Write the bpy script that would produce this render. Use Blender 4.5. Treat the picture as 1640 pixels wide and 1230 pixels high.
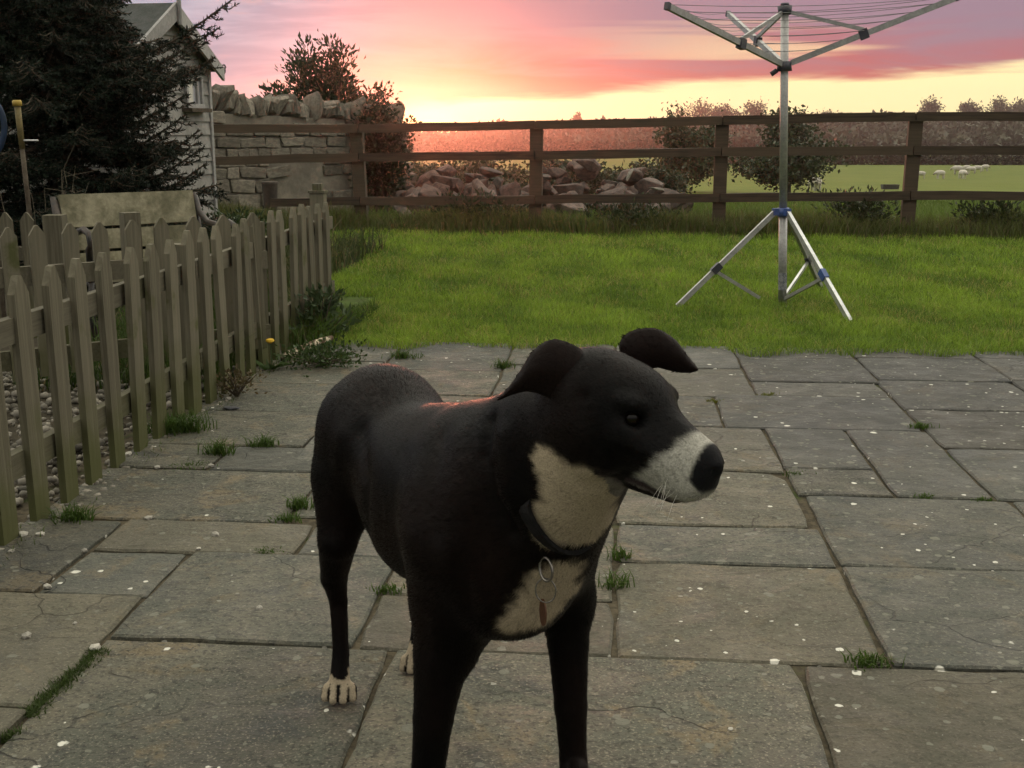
import bpy, math, random
import numpy as np
from mathutils import Vector, Matrix, Euler

for o in list(bpy.data.objects): bpy.data.objects.remove(o)
scene = bpy.context.scene
COL = scene.collection
random.seed(7); RNG = np.random.default_rng(7)

# ---------------------------------------------------------------- camera
FPX, HY, CAMH = 1900.0, 203.0, 1.15          # focal length and horizon row of a 1640 x 1230 picture, eye height
TH = math.atan((615 - HY) / FPX)
CT, ST = math.cos(TH), math.sin(TH)
PHI = math.atan((985 - 820) / FPX * CT)      # the patio runs a little to the right of the view
cam = bpy.data.cameras.new('camera'); cam_o = bpy.data.objects.new('camera', cam); COL.objects.link(cam_o)
cam.sensor_fit = 'HORIZONTAL'; cam.sensor_width = 36; cam.lens = 36 * FPX / 1640
cam.clip_start = .05; cam.clip_end = 6000
cam_o.location = (0, 0, CAMH); cam_o.rotation_euler = (math.pi / 2 - TH, 0, 0)
scene.camera = cam_o

# ---------------------------------------------------------------- sky
SUN_AZ, SUN_EL = -4.2, 2.0                   # degrees, from +Y towards +X
world = bpy.data.worlds.new('World'); scene.world = world; world.use_nodes = True
wn = world.node_tree; wn.nodes.clear()
def wnode(t, **kw):
    n = wn.nodes.new(t)
    for k, v in kw.items(): setattr(n, k, v)
    return n
def wl(a, b): wn.links.new(a, b)
def wm(op, a, b=None, c=None):
    n = wnode('ShaderNodeMath', operation=op)
    for i, v in enumerate((a, b, c)):
        if v is None: continue
        if isinstance(v, (int, float)): n.inputs[i].default_value = v
        else: wl(v, n.inputs[i])
    return n.outputs[0]
def wstep(x, lo, hi, a=0., b=1.):
    n = wnode('ShaderNodeMapRange', interpolation_type='SMOOTHSTEP', clamp=True)
    for i, v in enumerate((x, lo, hi, a, b)):
        if isinstance(v, (int, float)): n.inputs[i].default_value = v
        else: wl(v, n.inputs[i])
    return n.outputs[0]
def wmix(f, a, b):
    n = wnode('ShaderNodeMix', data_type='RGBA')
    for i, v in zip((0, 6, 7), (f, a, b)):
        if isinstance(v, (int, float)): n.inputs[i].default_value = v
        elif isinstance(v, tuple): n.inputs[i].default_value = (*v, 1)
        else: wl(v, n.inputs[i])
    return n.outputs[2]
def wnoise(vec, scale, detail=4, rough=.55, dist=0.):
    n = wnode('ShaderNodeTexNoise'); n.inputs['Scale'].default_value = scale; n.inputs['Detail'].default_value = detail
    n.inputs['Roughness'].default_value = rough; n.inputs['Distortion'].default_value = dist
    wl(vec, n.inputs['Vector']); return n.outputs['Fac']
def wvec(x, y, z=0.):
    n = wnode('ShaderNodeCombineXYZ')
    for i, v in enumerate((x, y, z)):
        if isinstance(v, (int, float)): n.inputs[i].default_value = v
        else: wl(v, n.inputs[i])
    return n.outputs[0]
tc = wnode('ShaderNodeTexCoord'); sp = wnode('ShaderNodeSeparateXYZ'); wl(tc.outputs['Generated'], sp.inputs[0])
AZ = wm('MULTIPLY', wm('ARCTAN2', sp.outputs[0], sp.outputs[1]), 57.29578)
EL = wm('MULTIPLY', wm('ARCSINE', sp.outputs[2]), 57.29578)
flat = wvec(wm('MULTIPLY', AZ, .075), wm('MULTIPLY', EL, .42), 3.1)
n1 = wnoise(flat, 1.0, 4, .6, .6)
n2 = wnoise(wvec(wm('MULTIPLY', AZ, .11), wm('MULTIPLY', EL, .75), 8.7), 1.0, 4, .62, .6)
n3 = wnoise(wvec(wm('MULTIPLY', AZ, .03), wm('MULTIPLY', EL, .9), 1.3), 1.0, 3, .5, .2)
# underside of the cloud sheet: it lifts towards the right of the sun and closes on its left
base = wm('ADD', wm('MULTIPLY', wm('ADD', AZ, 4.5), .066), 1.00)
base = wm('MINIMUM', base, 4.2)
base = wm('ADD', base, wm('MULTIPLY', wm('ADD', wm('SUBTRACT', n1, .5), wm('MULTIPLY', wm('SUBTRACT', n2, .5), .7)), 1.5))
gap = wstep(wm('SUBTRACT', EL, base), -.38, .30, 1., 0.)
gap = wm('MULTIPLY', gap, wm('MULTIPLY', wstep(AZ, -8.5, -4.6), wstep(AZ, 50., 100., 1., 0.)))
dA = wm('SUBTRACT', AZ, SUN_AZ)
dS = wm('SQRT', wm('ADD', wm('POWER', dA, 2.), wm('POWER', wm('MULTIPLY', EL, 1.3), 2.)))
# colour of the cloud: salmon by the sun and to its right, lavender grey on the left and higher up
side = wstep(dA, -7.5, 1.5); side = wm('MULTIPLY', side, wstep(dA, 40., 110., 1., 0.))
pink = wmix(wstep(dS, 2.0, 11.), (.30, .055, .060), (.56, .105, .125))
pink = wmix(wstep(wm('ADD', EL, wm('MULTIPLY', wm('SUBTRACT', n2, .5), 5.)), 1.6, 4.8), pink, (.34, .22, .30))
grey = wmix(wstep(n2, .40, .66), (.27, .31, .44), (.44, .46, .57))
grey = wmix(wm('MULTIPLY', wstep(n1, .50, .64), wstep(dA, -30., -6.)), grey, (.66, .42, .40))
cloud = wmix(side, grey, pink)
streak = wm('MULTIPLY', wm('MULTIPLY', wstep(n3, .56, .66), wstep(EL, 6.5, 3.0)), wstep(dA, 4., 16.))
cloud = wmix(wm('MULTIPLY', streak, .75), cloud, (1.0, .72, .42))
cloud = wmix(wstep(EL, 7., 26.), cloud, wmix(wstep(n2, .35, .7), (1.85, 1.79, 1.52), (2.25, 2.18, 1.86)))
# dusk: the sky dims smoothly towards the east, away from the sunset
cloud = wmix(wstep(sp.outputs[1], .55, -.85, 0., .62), cloud, (.12, .125, .15))
glow = wmix(wstep(dS, 1., 9.), (1.7, 1.25, .50), (1.25, 1.08, .56))
sky_c = wmix(gap, cloud, glow)
sky_c = wmix(wm('MULTIPLY', wstep(dS, 2.2, .3), .9), sky_c, (2.6, 1.6, .60))
nish = wnode('ShaderNodeTexSky', sky_type='NISHITA', sun_disc=False)
nish.sun_elevation = math.radians(SUN_EL); nish.sun_rotation = math.radians(SUN_AZ)
add = wnode('ShaderNodeMix', data_type='RGBA', blend_type='ADD'); add.inputs[0].default_value = .004
wl(sky_c, add.inputs[6]); wl(nish.outputs[0], add.inputs[7])
bg = wnode('ShaderNodeBackground'); wl(add.outputs[2], bg.inputs[0]); bg.inputs[1].default_value = 1.0
wo = wnode('ShaderNodeOutputWorld'); wl(bg.outputs[0], wo.inputs[0])

world.cycles.sampling_method = 'MANUAL'; world.cycles.sample_map_resolution = 512

# ---------------------------------------------------------------- the setting sun
sl = bpy.data.lights.new('sun', 'SUN'); sun_o = bpy.data.objects.new('sun', sl); COL.objects.link(sun_o)
sl.energy = 1.0; sl.angle = math.radians(4.0); sl.color = (1.0, .27, .15)
a_, e_ = math.radians(SUN_AZ), math.radians(SUN_EL)
sdir = Vector((math.sin(a_) * math.cos(e_), math.cos(a_) * math.cos(e_), math.sin(e_)))
sun_o.rotation_euler = (-sdir).to_track_quat('-Z', 'Y').to_euler()

vs = scene.view_settings
vs.view_transform = 'Standard'; vs.look = 'None'; vs.exposure = 0.0; vs.gamma = 1.0; vs.use_curve_mapping = False
scene.cycles.use_denoising = True
scene.cycles.use_adaptive_sampling = True; scene.cycles.adaptive_threshold = .03
scene.cycles.max_bounces = 4; scene.cycles.diffuse_bounces = 2; scene.cycles.glossy_bounces = 2
scene.cycles.transmission_bounces = 4; scene.cycles.transparent_max_bounces = 4; scene.cycles.volume_bounces = 0
scene.cycles.sample_clamp_indirect = 4.0

# ---------------------------------------------------------------- where things stand
def ray(x, y):
    cx = (x - 820) / FPX; cy = (y - 615) / FPX
    return np.array([cx, CT - cy * ST, -ST - cy * CT])
def W(x, y, Y):
    d = ray(x, y); return np.array([0, 0, CAMH]) + d * (Y / d[1])
def G(x, y, z=0.):
    d = ray(x, y); return np.array([0, 0, CAMH]) + d * ((z - CAMH) / d[2])
UA = np.array([math.cos(PHI), -math.sin(PHI), 0]); VA = np.array([math.sin(PHI), math.cos(PHI), 0])
def PV(u, v, z=0.): return UA * u + VA * v + np.array([0, 0, z])

def smooth(t): t = np.clip(t, 0, 1); return t * t * (3 - 2 * t)
def ground_z(X, Y):
    X = np.asarray(X, float); Y = np.asarray(Y, float)
    R = np.hypot(X, Y); A = np.degrees(np.arctan2(X, np.maximum(Y, 1e-3)))
    A = np.clip(A, -40, 45)
    crest = np.interp(A, [-40, -6, -3.5, 2, 12, 25, 45], [1.5, -.9, -.6, 1.3, 2.9, 4.2, 5.2])
    z = np.interp(R, [0, 15, 30, 95, 160, 235], [0, 0, -.5, -2.7, -3.4, -3.9])
    t = smooth((R - 235) / 115.)
    z = np.where(R > 235, -3.9 + (crest + 3.9) * t, z)
    z = np.where(R > 360, crest - (R - 360) * .02, z)
    z = z + .25 * np.sin(X * .05 + 1) * np.sin(Y * .04) * np.clip((R - 30) / 60, 0, 1)
    return np.where(Y < 0, np.minimum(z, 0) * 0, z)
def on_ground(x, y):
    """where the sight line of a picture point meets the land"""
    d = ray(x, y); t = 12.0
    while t < 900:
        p = np.array([0, 0, CAMH]) + d * t
        if p[2] <= ground_z(p[0], p[1]): return p
        t *= 1.003
    return p

# ---------------------------------------------------------------- making objects
def link(o, parent=None):
    COL.objects.link(o)
    if parent is not None: o.parent = parent
    return o
def tag(o, label=None, cat=None, group=None, kind=None):
    if label: o['label'] = label
    if cat: o['category'] = cat
    if group: o['group'] = group
    if kind: o['kind'] = kind
    return o
def empty(name, loc=(0, 0, 0), rz=0.):
    o = bpy.data.objects.new(name, None); o.location = tuple(loc); o.rotation_euler = (0, 0, rz); o.empty_display_size = .1
    return link(o)
def mesh(name, V, F, m=None, smooth_=False, colors=None):
    """F: one array of equal polygons, or a list of index lists"""
    me = bpy.data.meshes.new(name)
    V = np.asarray(V, np.float32)
    if isinstance(F, np.ndarray):
        n, k = F.shape
        me.vertices.add(len(V)); me.vertices.foreach_set('co', V.ravel())
        me.loops.add(n * k); me.loops.foreach_set('vertex_index', F.astype(np.int32).ravel())
        me.polygons.add(n); me.polygons.foreach_set('loop_start', np.arange(0, n * k, k, dtype=np.int32))
        me.update(calc_edges=True)
    else:
        me.from_pydata([tuple(map(float, v)) for v in V], [], [tuple(map(int, f)) for f in F]); me.update()
    if smooth_: me.polygons.foreach_set('use_smooth', np.ones(len(me.polygons), bool))
    if colors is not None:
        ca = me.color_attributes.new('tint', 'FLOAT_COLOR', 'POINT')
        c = np.ones((len(V), 4), np.float32); c[:, :3] = colors
        ca.data.foreach_set('color', c.ravel())
    if m is not None: me.materials.append(m)
    return me
def obj(name, me, parent=None, loc=None, rot=None):
    o = bpy.data.objects.new(name, me)
    if loc is not None: o.location = tuple(loc)
    if rot is not None: o.rotation_euler = rot
    return link(o, parent)

class MB:
    """collects boxes, bars, tubes and prisms for one mesh"""
    def __init__(s): s.V = []; s.F = []
    def add(s, V, F):
        o = len(s.V); s.V += [tuple(map(float, v)) for v in V]; s.F += [[i + o for i in f] for f in F]; return s
    def box(s, c, size, R=None):
        c = np.array(c, float); h = np.array(size, float) / 2
        P = np.array([(x, y, z) for x in (-1, 1) for y in (-1, 1) for z in (-1, 1)]) * h
        if R is not None: P = P @ np.array(R, float)
        return s.add(P + c, [(0, 1, 3, 2), (4, 6, 7, 5), (0, 4, 5, 1), (2, 3, 7, 6), (0, 2, 6, 4), (1, 5, 7, 3)])
    def bar(s, a, b, w, h, up=(0, 0, 1)):
        """square bar from a to b; w across, h along up"""
        a = np.array(a, float); b = np.array(b, float); d = b - a; L = np.linalg.norm(d); d /= L
        up = np.array(up, float); x = np.cross(d, up); x /= np.linalg.norm(x); u = np.cross(x, d)
        return s.box((a + b) / 2, (L, w, h), np.array([d, x, u]))
    def tube(s, pts, r, n=8, cap=True):
        pts = [np.array(p, float) for p in pts]; m = len(pts)
        rr = [r] * m if np.isscalar(r) else list(r)
        V = []; ref = None
        for i, p in enumerate(pts):
            d = pts[min(i + 1, m - 1)] - pts[max(i - 1, 0)]; d /= np.linalg.norm(d) + 1e-12
            if ref is None:
                ref = np.cross(d, (0, 0, 1)) if abs(d[2]) < .9 else np.cross(d, (1, 0, 0))
            x = ref - d * (ref @ d); x /= np.linalg.norm(x) + 1e-12; y = np.cross(d, x); ref = x
            for k in range(n):
                t = 2 * math.pi * k / n; V.append(p + (x * math.cos(t) + y * math.sin(t)) * rr[i])
        F = [[i * n + k, i * n + (k + 1) % n, (i + 1) * n + (k + 1) % n, (i + 1) * n + k] for i in range(m - 1) for k in range(n)]
        if cap: F += [list(range(n))[::-1], [(m - 1) * n + k for k in range(n)]]
        return s.add(V, F)
    def prism(s, poly, t, R, o):
        """polygon (a, b) pushed along the third axis by t; R rows are the axes"""
        R = np.array(R, float); o = np.array(o, float); n = len(poly)
        V = [o + R[0] * a + R[1] * b + R[2] * z for z in (0, t) for a, b in poly]
        F = [list(range(n))[::-1], list(range(n, 2 * n))] + [[i, (i + 1) % n, n + (i + 1) % n, n + i] for i in range(n)]
        return s.add(V, F)
    def build(s, name, m, parent=None, smooth_=False, loc=None, rot=None):
        return obj(name, mesh(name, s.V, s.F, m, smooth_), parent, loc, rot)

# ---------------------------------------------------------------- materials
class NT:
    def __init__(s, name):
        s.m = bpy.data.materials.new(name); s.m.use_nodes = True; s.t = s.m.node_tree
        s.b = s.t.nodes['Principled BSDF']; s.out = s.t.nodes['Material Output']
    def n(s, t, **kw):
        n = s.t.nodes.new(t)
        for k, v in kw.items(): setattr(n, k, v)
        return n
    def l(s, a, b): s.t.links.new(a, b)
    def setin(s, sock, v):
        if hasattr(v, 'is_output') or hasattr(v, 'links'): s.l(v, sock)
        elif isinstance(v, tuple): sock.default_value = (*v, 1) if len(v) == 3 and sock.type == 'RGBA' else v
        else: sock.default_value = v
    def coord(s, kind='Object', scale=(1, 1, 1)):
        if kind == 'Position': o = s.n('ShaderNodeNewGeometry').outputs['Position']
        else: o = s.n('ShaderNodeTexCoord').outputs[kind]
        mp = s.n('ShaderNodeMapping'); mp.inputs['Scale'].default_value = scale; s.l(o, mp.inputs['Vector'])
        return mp.outputs[0]
    def noise(s, vec, scale, detail=4, rough=.55, dist=0.):
        n = s.n('ShaderNodeTexNoise')
        n.inputs['Scale'].default_value = scale; n.inputs['Detail'].default_value = detail
        n.inputs['Roughness'].default_value = rough; n.inputs['Distortion'].default_value = dist
        s.l(vec, n.inputs['Vector']); return n.outputs['Fac']
    def voro(s, vec, scale, feature='F1', out='Distance'):
        n = s.n('ShaderNodeTexVoronoi', feature=feature); n.inputs['Scale'].default_value = scale
        s.l(vec, n.inputs['Vector']); return n.outputs[out]
    def step(s, x, lo, hi, a=0., b=1.):
        n = s.n('ShaderNodeMapRange', interpolation_type='SMOOTHSTEP', clamp=True)
        for i, v in enumerate((x, lo, hi, a, b)): s.setin(n.inputs[i], v)
        return n.outputs[0]
    def math(s, op, a, b=0.):
        n = s.n('ShaderNodeMath', operation=op); s.setin(n.inputs[0], a); s.setin(n.inputs[1], b); return n.outputs[0]
    def mix(s, f, a, b, mode='MIX'):
        n = s.n('ShaderNodeMix', data_type='RGBA', blend_type=mode)
        s.setin(n.inputs[0], f); s.setin(n.inputs[6], a); s.setin(n.inputs[7], b); return n.outputs[2]
    def rand(s): return s.n('ShaderNodeObjectInfo').outputs['Random']
    def bump(s, h, strength=.4, dist=.01, prev=None):
        n = s.n('ShaderNodeBump'); n.inputs['Strength'].default_value = strength; n.inputs['Distance'].default_value = dist
        s.l(h, n.inputs['Height'])
        if prev is not None: s.l(prev, n.inputs['Normal'])
        return n.outputs[0]
    def done(s, col, rough=.8, normal=None, spec=.3, metal=0.):
        s.setin(s.b.inputs['Base Color'], col); s.setin(s.b.inputs['Roughness'], rough)
        s.b.inputs['Specular IOR Level'].default_value = spec; s.setin(s.b.inputs['Metallic'], metal)
        if normal is not None: s.l(normal, s.b.inputs['Normal'])
        return s.m

def mat_simple(name, c1, c2, scale=6., rough=.8, bump=.2, spec=.3, metal=0., vary=.25, kind='Object', stretch=(1, 1, 1)):
    t = NT(name); v = t.coord(kind, stretch)
    nz = t.noise(v, scale, 5, .6, .2); fine = t.noise(v, scale * 7, 3, .6)
    c = t.mix(t.step(nz, .35, .65), c1, c2)
    k = t.math('ADD', t.math('MULTIPLY', t.rand(), vary), 1 - vary / 2)
    k = t.math('MULTIPLY', k, t.step(fine, .2, .8, .82, 1.15))
    g = t.n('ShaderNodeCombineColor'); [t.l(k, g.inputs[i]) for i in range(3)]
    c = t.mix(1., c, g.outputs[0], 'MULTIPLY')
    return t.done(c, rough, t.bump(t.math('ADD', nz, t.math('MULTIPLY', fine, .5)), bump, .01) if bump else None, spec, metal)

def mat_wood(name, c1, c2, moss=(.07, .085, .02), mossy=.5, axis=2, low=(0., .35)):
    """weathered timber: grain along one axis of the piece, green growth at its foot"""
    t = NT(name)
    sc = [60, 60, 60]; sc[axis] = 2.2
    v = t.coord('Object', tuple(sc)); g = t.noise(v, 1., 5, .65, .6)
    big = t.noise(t.coord('Position'), 5., 4, .6)
    c = t.mix(t.step(g, .3, .7), c1, c2)
    c = t.mix(t.step(t.rand(), 0, 1, 0, .45), c, tuple(x * 1.35 for x in c1))
    sx = t.n('ShaderNodeSeparateXYZ'); t.l(t.n('ShaderNodeNewGeometry').outputs['Position'], sx.inputs[0])
    foot = t.step(t.math('ADD', sx.outputs[2], t.math('MULTIPLY', t.math('SUBTRACT', big, .5), .5)), low[0], low[1], 1., 0.)
    c = t.mix(t.math('MULTIPLY', t.math('MAXIMUM', foot, t.step(big, .58, .72)), mossy), c, moss)
    return t.done(c, .85, t.bump(g, .5, .004), .2)

def mat_leaf(name, trans=.35, rough=.6, spec=.25):
    t = NT(name)
    a = t.n('ShaderNodeAttribute', attribute_name='tint')
    t.done(a.outputs['Color'], rough, None, spec)
    tr = t.n('ShaderNodeBsdfTranslucent'); t.l(a.outputs['Color'], tr.inputs[0])
    ms = t.n('ShaderNodeMixShader'); ms.inputs[0].default_value = trans
    t.l(t.b.outputs[0], ms.inputs[1]); t.l(tr.outputs[0], ms.inputs[2]); t.l(ms.outputs[0], t.out.inputs[0])
    return t.m

def vnoise(P, scale, seed=0):
    """cheap smooth value noise for point sets, 0..1"""
    r = np.random.default_rng(seed); s = 0
    for k in range(5):
        d = r.normal(size=2) * scale * (1 + k * .6); s = s + np.sin(P[:, 0] * d[0] + P[:, 1] * d[1] + r.uniform(0, 6.28))
    return np.clip(.5 + s * .16, 0, 1)

def blades(name, P, h, w, col, m, lean=.35, bend=.5, parent=None, loc=(0, 0, 0), rng=RNG, jit=.22):
    """grass: every blade a bent three-faced strip"""
    P = np.asarray(P, float); n = len(P); yaw = rng.uniform(0, 2 * math.pi, n); ld = rng.uniform(0, 2 * math.pi, n)
    h = np.broadcast_to(h, n) * rng.uniform(.55, 1.15, n); w = np.broadcast_to(w, n) * rng.uniform(.7, 1.2, n)
    ln = rng.uniform(.1, 1, n) * lean
    side = np.stack([np.cos(yaw), np.sin(yaw), np.zeros(n)], 1) * (w / 2)[:, None]
    d = np.stack([np.cos(ld), np.sin(ld), np.zeros(n)], 1)
    mid = P + d * (h * ln * .4)[:, None] + np.array([0, 0, 1]) * (h * .55)[:, None]
    tip = P + d * (h * (ln + bend * ln))[:, None] + np.array([0, 0, 1]) * (h * np.sqrt(np.maximum(.15, 1 - (ln * .8) ** 2)))[:, None]
    V = np.stack([P - side, P + side, mid + side * .8, mid - side * .8, tip], 1).reshape(-1, 3)
    i = (np.arange(n) * 5)[:, None]
    F = np.concatenate([i + np.array([[0, 1, 2]]), i + np.array([[0, 2, 3]]), i + np.array([[3, 2, 4]])])
    c = np.broadcast_to(np.asarray(col, float), (n, 3)) * rng.uniform(1 - jit, 1 + jit, (n, 1))
    c = np.repeat(c[:, None, :], 5, 1); c[:, 4] *= 1.15
    return obj(name, mesh(name, V - np.array(loc), F, m, colors=c.reshape(-1, 3)), parent, loc)

def leaves(name, P, D, size, col, m, parent=None, loc=(0, 0, 0), width=.5, rng=RNG, jit=.3):
    """leaves: each a folded blade of two faces, pointing along D"""
    P = np.asarray(P, float); n = len(P); D = np.asarray(D, float); D = D / (np.linalg.norm(D, axis=1)[:, None] + 1e-9)
    r = rng.normal(size=(n, 3)); S = np.cross(D, r); S /= np.linalg.norm(S, axis=1)[:, None] + 1e-9; N = np.cross(S, D)
    z = np.broadcast_to(size, n) * rng.uniform(.6, 1.25, n); z = z[:, None]
    A = P; T = P + D * z - N * z * .12; L = P + D * z * .45 + S * z * width * .5 + N * z * .1; R_ = P + D * z * .45 - S * z * width * .5 + N * z * .1
    V = np.stack([A, L, T, R_], 1).reshape(-1, 3); i = (np.arange(n) * 4)[:, None]
    F = np.concatenate([i + np.array([[0, 2, 1]]), i + np.array([[0, 3, 2]])])
    c = np.broadcast_to(np.asarray(col, float), (n, 3)) * rng.uniform(1 - jit, 1 + jit, (n, 1))
    return obj(name, mesh(name, V - np.array(loc), F, m, colors=np.repeat(c, 4, 0)), parent, loc)

def rock_mesh(name, size, m, seed, rough=.25, sub=2, flat=1.):
    """an angular stone: a rounded lump cut by a few planes"""
    import bmesh
    r = np.random.default_rng(seed); bm = bmesh.new(); bmesh.ops.create_icosphere(bm, subdivisions=sub, radius=1.)
    cuts = [(lambda a: a / np.linalg.norm(a))(r.normal(size=3)) for _ in range(9)]; off = r.uniform(.55, .85, 9)
    ph = r.uniform(0, 6, 6)
    for v in bm.verts:
        p = np.array(v.co)
        for c, o in zip(cuts, off):
            e = p @ c - o
            if e > 0: p = p - c * e
        p *= 1 + rough * .25 * (math.sin(p[0] * 4 + ph[0]) + math.sin(p[1] * 5 + ph[1]) + math.sin(p[2] * 4.5 + ph[2])) / 3
        v.co = Vector(p * np.array(size) / 2 / .8)
        v.co.z *= flat
    me = bpy.data.meshes.new(name); bm.to_mesh(me); bm.free(); me.materials.append(m)
    return me

def block_mesh(name, m, seed, jit=.10, bev=.06):
    """a roughly squared stone, unit size"""
    import bmesh
    r = np.random.default_rng(seed); bm = bmesh.new(); bmesh.ops.create_cube(bm, size=1.)
    for v in bm.verts: v.co += Vector(r.normal(0, jit * .5, 3))
    bmesh.ops.bevel(bm, geom=bm.edges[:], offset=bev, segments=1, profile=.5, affect='EDGES')
    for v in bm.verts: v.co += Vector(r.normal(0, jit * .12, 3))
    me = bpy.data.meshes.new(name); bm.to_mesh(me); bm.free(); me.materials.append(m)
    return me
def shard_mesh(name, m, seed, n=15):
    """an angular broken stone: the hull of a few random points"""
    import bmesh
    r = np.random.default_rng(seed); bm = bmesh.new()
    for _ in range(n):
        p = r.normal(size=3); p = p / np.linalg.norm(p) * r.uniform(.42, .56); bm.verts.new(tuple(p))
    h = bmesh.ops.convex_hull(bm, input=bm.verts[:]); bmesh.ops.delete(bm, geom=[g for g in h['geom_interior'] if isinstance(g, bmesh.types.BMVert)], context='VERTS')
    bmesh.ops.bevel(bm, geom=bm.edges[:], offset=.025, segments=1, profile=.5, affect='EDGES')
    me = bpy.data.meshes.new(name); bm.to_mesh(me); bm.free(); me.materials.append(m)
    return me

M_GRASS = mat_leaf('grass', .40, .55, .25)
M_LEAF = mat_leaf('leaf', .25, .5, .3)
M_NEEDLE = mat_leaf('needles', .05, .6, .2)
M_PICKET = mat_wood('weathered picket timber', (.150, .134, .094), (.078, .069, .046), (.066, .072, .020), .85)
M_PICKET_RAIL = mat_wood('weathered rail timber', (.125, .112, .080), (.070, .062, .042), (.07, .075, .02), .5, 1)
M_RAIL = mat_wood('dark fence timber', (.088, .064, .044), (.034, .026, .020), (.05, .06, .02), .25, 0, (0., .3))
M_BENCH = mat_simple('weathered pale bench boards', (.27, .245, .165), (.13, .12, .075), 7., .85, .4, .2)
M_IRON = mat_simple('dark cast iron', (.030, .028, .027), (.06, .045, .035), 20., .55, .2, .4)
M_BARK = mat_simple('bark', (.06, .045, .032), (.11, .09, .065), 14., .9, .6, .2)
M_ALU = mat_simple('brushed aluminium tube', (.62, .62, .61), (.50, .50, .50), 8., .38, .05, .5, .75, .05)
M_ALU_W = mat_simple('dull grey aluminium pole', (.42, .41, .40), (.33, .32, .31), 10., .5, .05, .5, .55, .05)
M_BLUE = mat_simple('blue plastic', (.045, .085, .26), (.035, .07, .20), 12., .45, .05, .5)
M_BLACKP = mat_simple('dark grey plastic', (.03, .03, .045), (.05, .05, .06), 12., .5, .05, .5)
M_PEBBLE = mat_simple('pale pebble', (.50, .47, .40), (.30, .28, .24), 30., .8, .3, .3, 0., .7)
M_ROCK = mat_simple('broken field stone', (.13, .095, .078), (.07, .055, .048), 6., .9, .5, .2, 0., .7)
# ================================================================ the setting
# land: one sheet from the lawn over the fields to the hill
def build_land():
    rr = np.concatenate([[0.], np.linspace(4, 30, 14), np.geomspace(33, 420, 60), [435., 450.]])
    aa = np.radians(np.concatenate([np.linspace(-180, -46, 20, endpoint=False), np.linspace(-45, 45, 121), np.linspace(49, 180, 20, endpoint=False)]))
    V = [(0, 0, 0)]
    Rg, Ag = np.meshgrid(rr[1:], aa, indexing='ij')
    X = Rg * np.sin(Ag); Y = Rg * np.cos(Ag); Z = ground_z(X, Y) - .03
    V = np.concatenate([[[0, 0, -.03]], np.stack([X, Y, Z], 2).reshape(-1, 3)])
    n = len(aa); F = [[0, 1 + (k + 1) % n, 1 + k] for k in range(n)]
    for i in range(len(rr) - 2):
        for k in range(n):
            a = 1 + i * n
            F.append([a + k, a + (k + 1) % n, a + n + (k + 1) % n, a + n + k])
    t = NT('land')
    p = t.n('ShaderNodeNewGeometry').outputs['Position']
    sx = t.n('ShaderNodeSeparateXYZ'); t.l(p, sx.inputs[0])
    R = t.math('SQRT', t.math('ADD', t.math('POWER', sx.outputs[0], 2.), t.math('POWER', sx.outputs[1], 2.)))
    big = t.noise(p, .03, 4, .6); mid = t.noise(p, .35, 5, .6); fine = t.noise(p, 6., 4, .6)
    lawn = t.mix(t.step(fine, .3, .7), (.045, .060, .014), (.060, .095, .018))
    field = t.mix(t.step(mid, .3, .7), (.095, .125, .024), (.125, .150, .030))
    hill = t.mix(t.step(big, .35, .65), (.075, .062, .040), (.055, .060, .028))
    hill = t.mix(t.step(mid, .45, .62), hill, (.035, .038, .02))
    c = t.mix(t.step(R, 14., 19.), lawn, field)
    c = t.mix(t.step(t.math('ADD', R, t.math('MULTIPLY', big, 20.)), 243., 252.), c, hill)
    m = t.done(c, .95, t.bump(t.math('ADD', fine, mid), .5, .03), .1)
    o = obj('ground', mesh('ground', V, F, m, True)); tag(o, kind='structure')
build_land()

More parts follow.
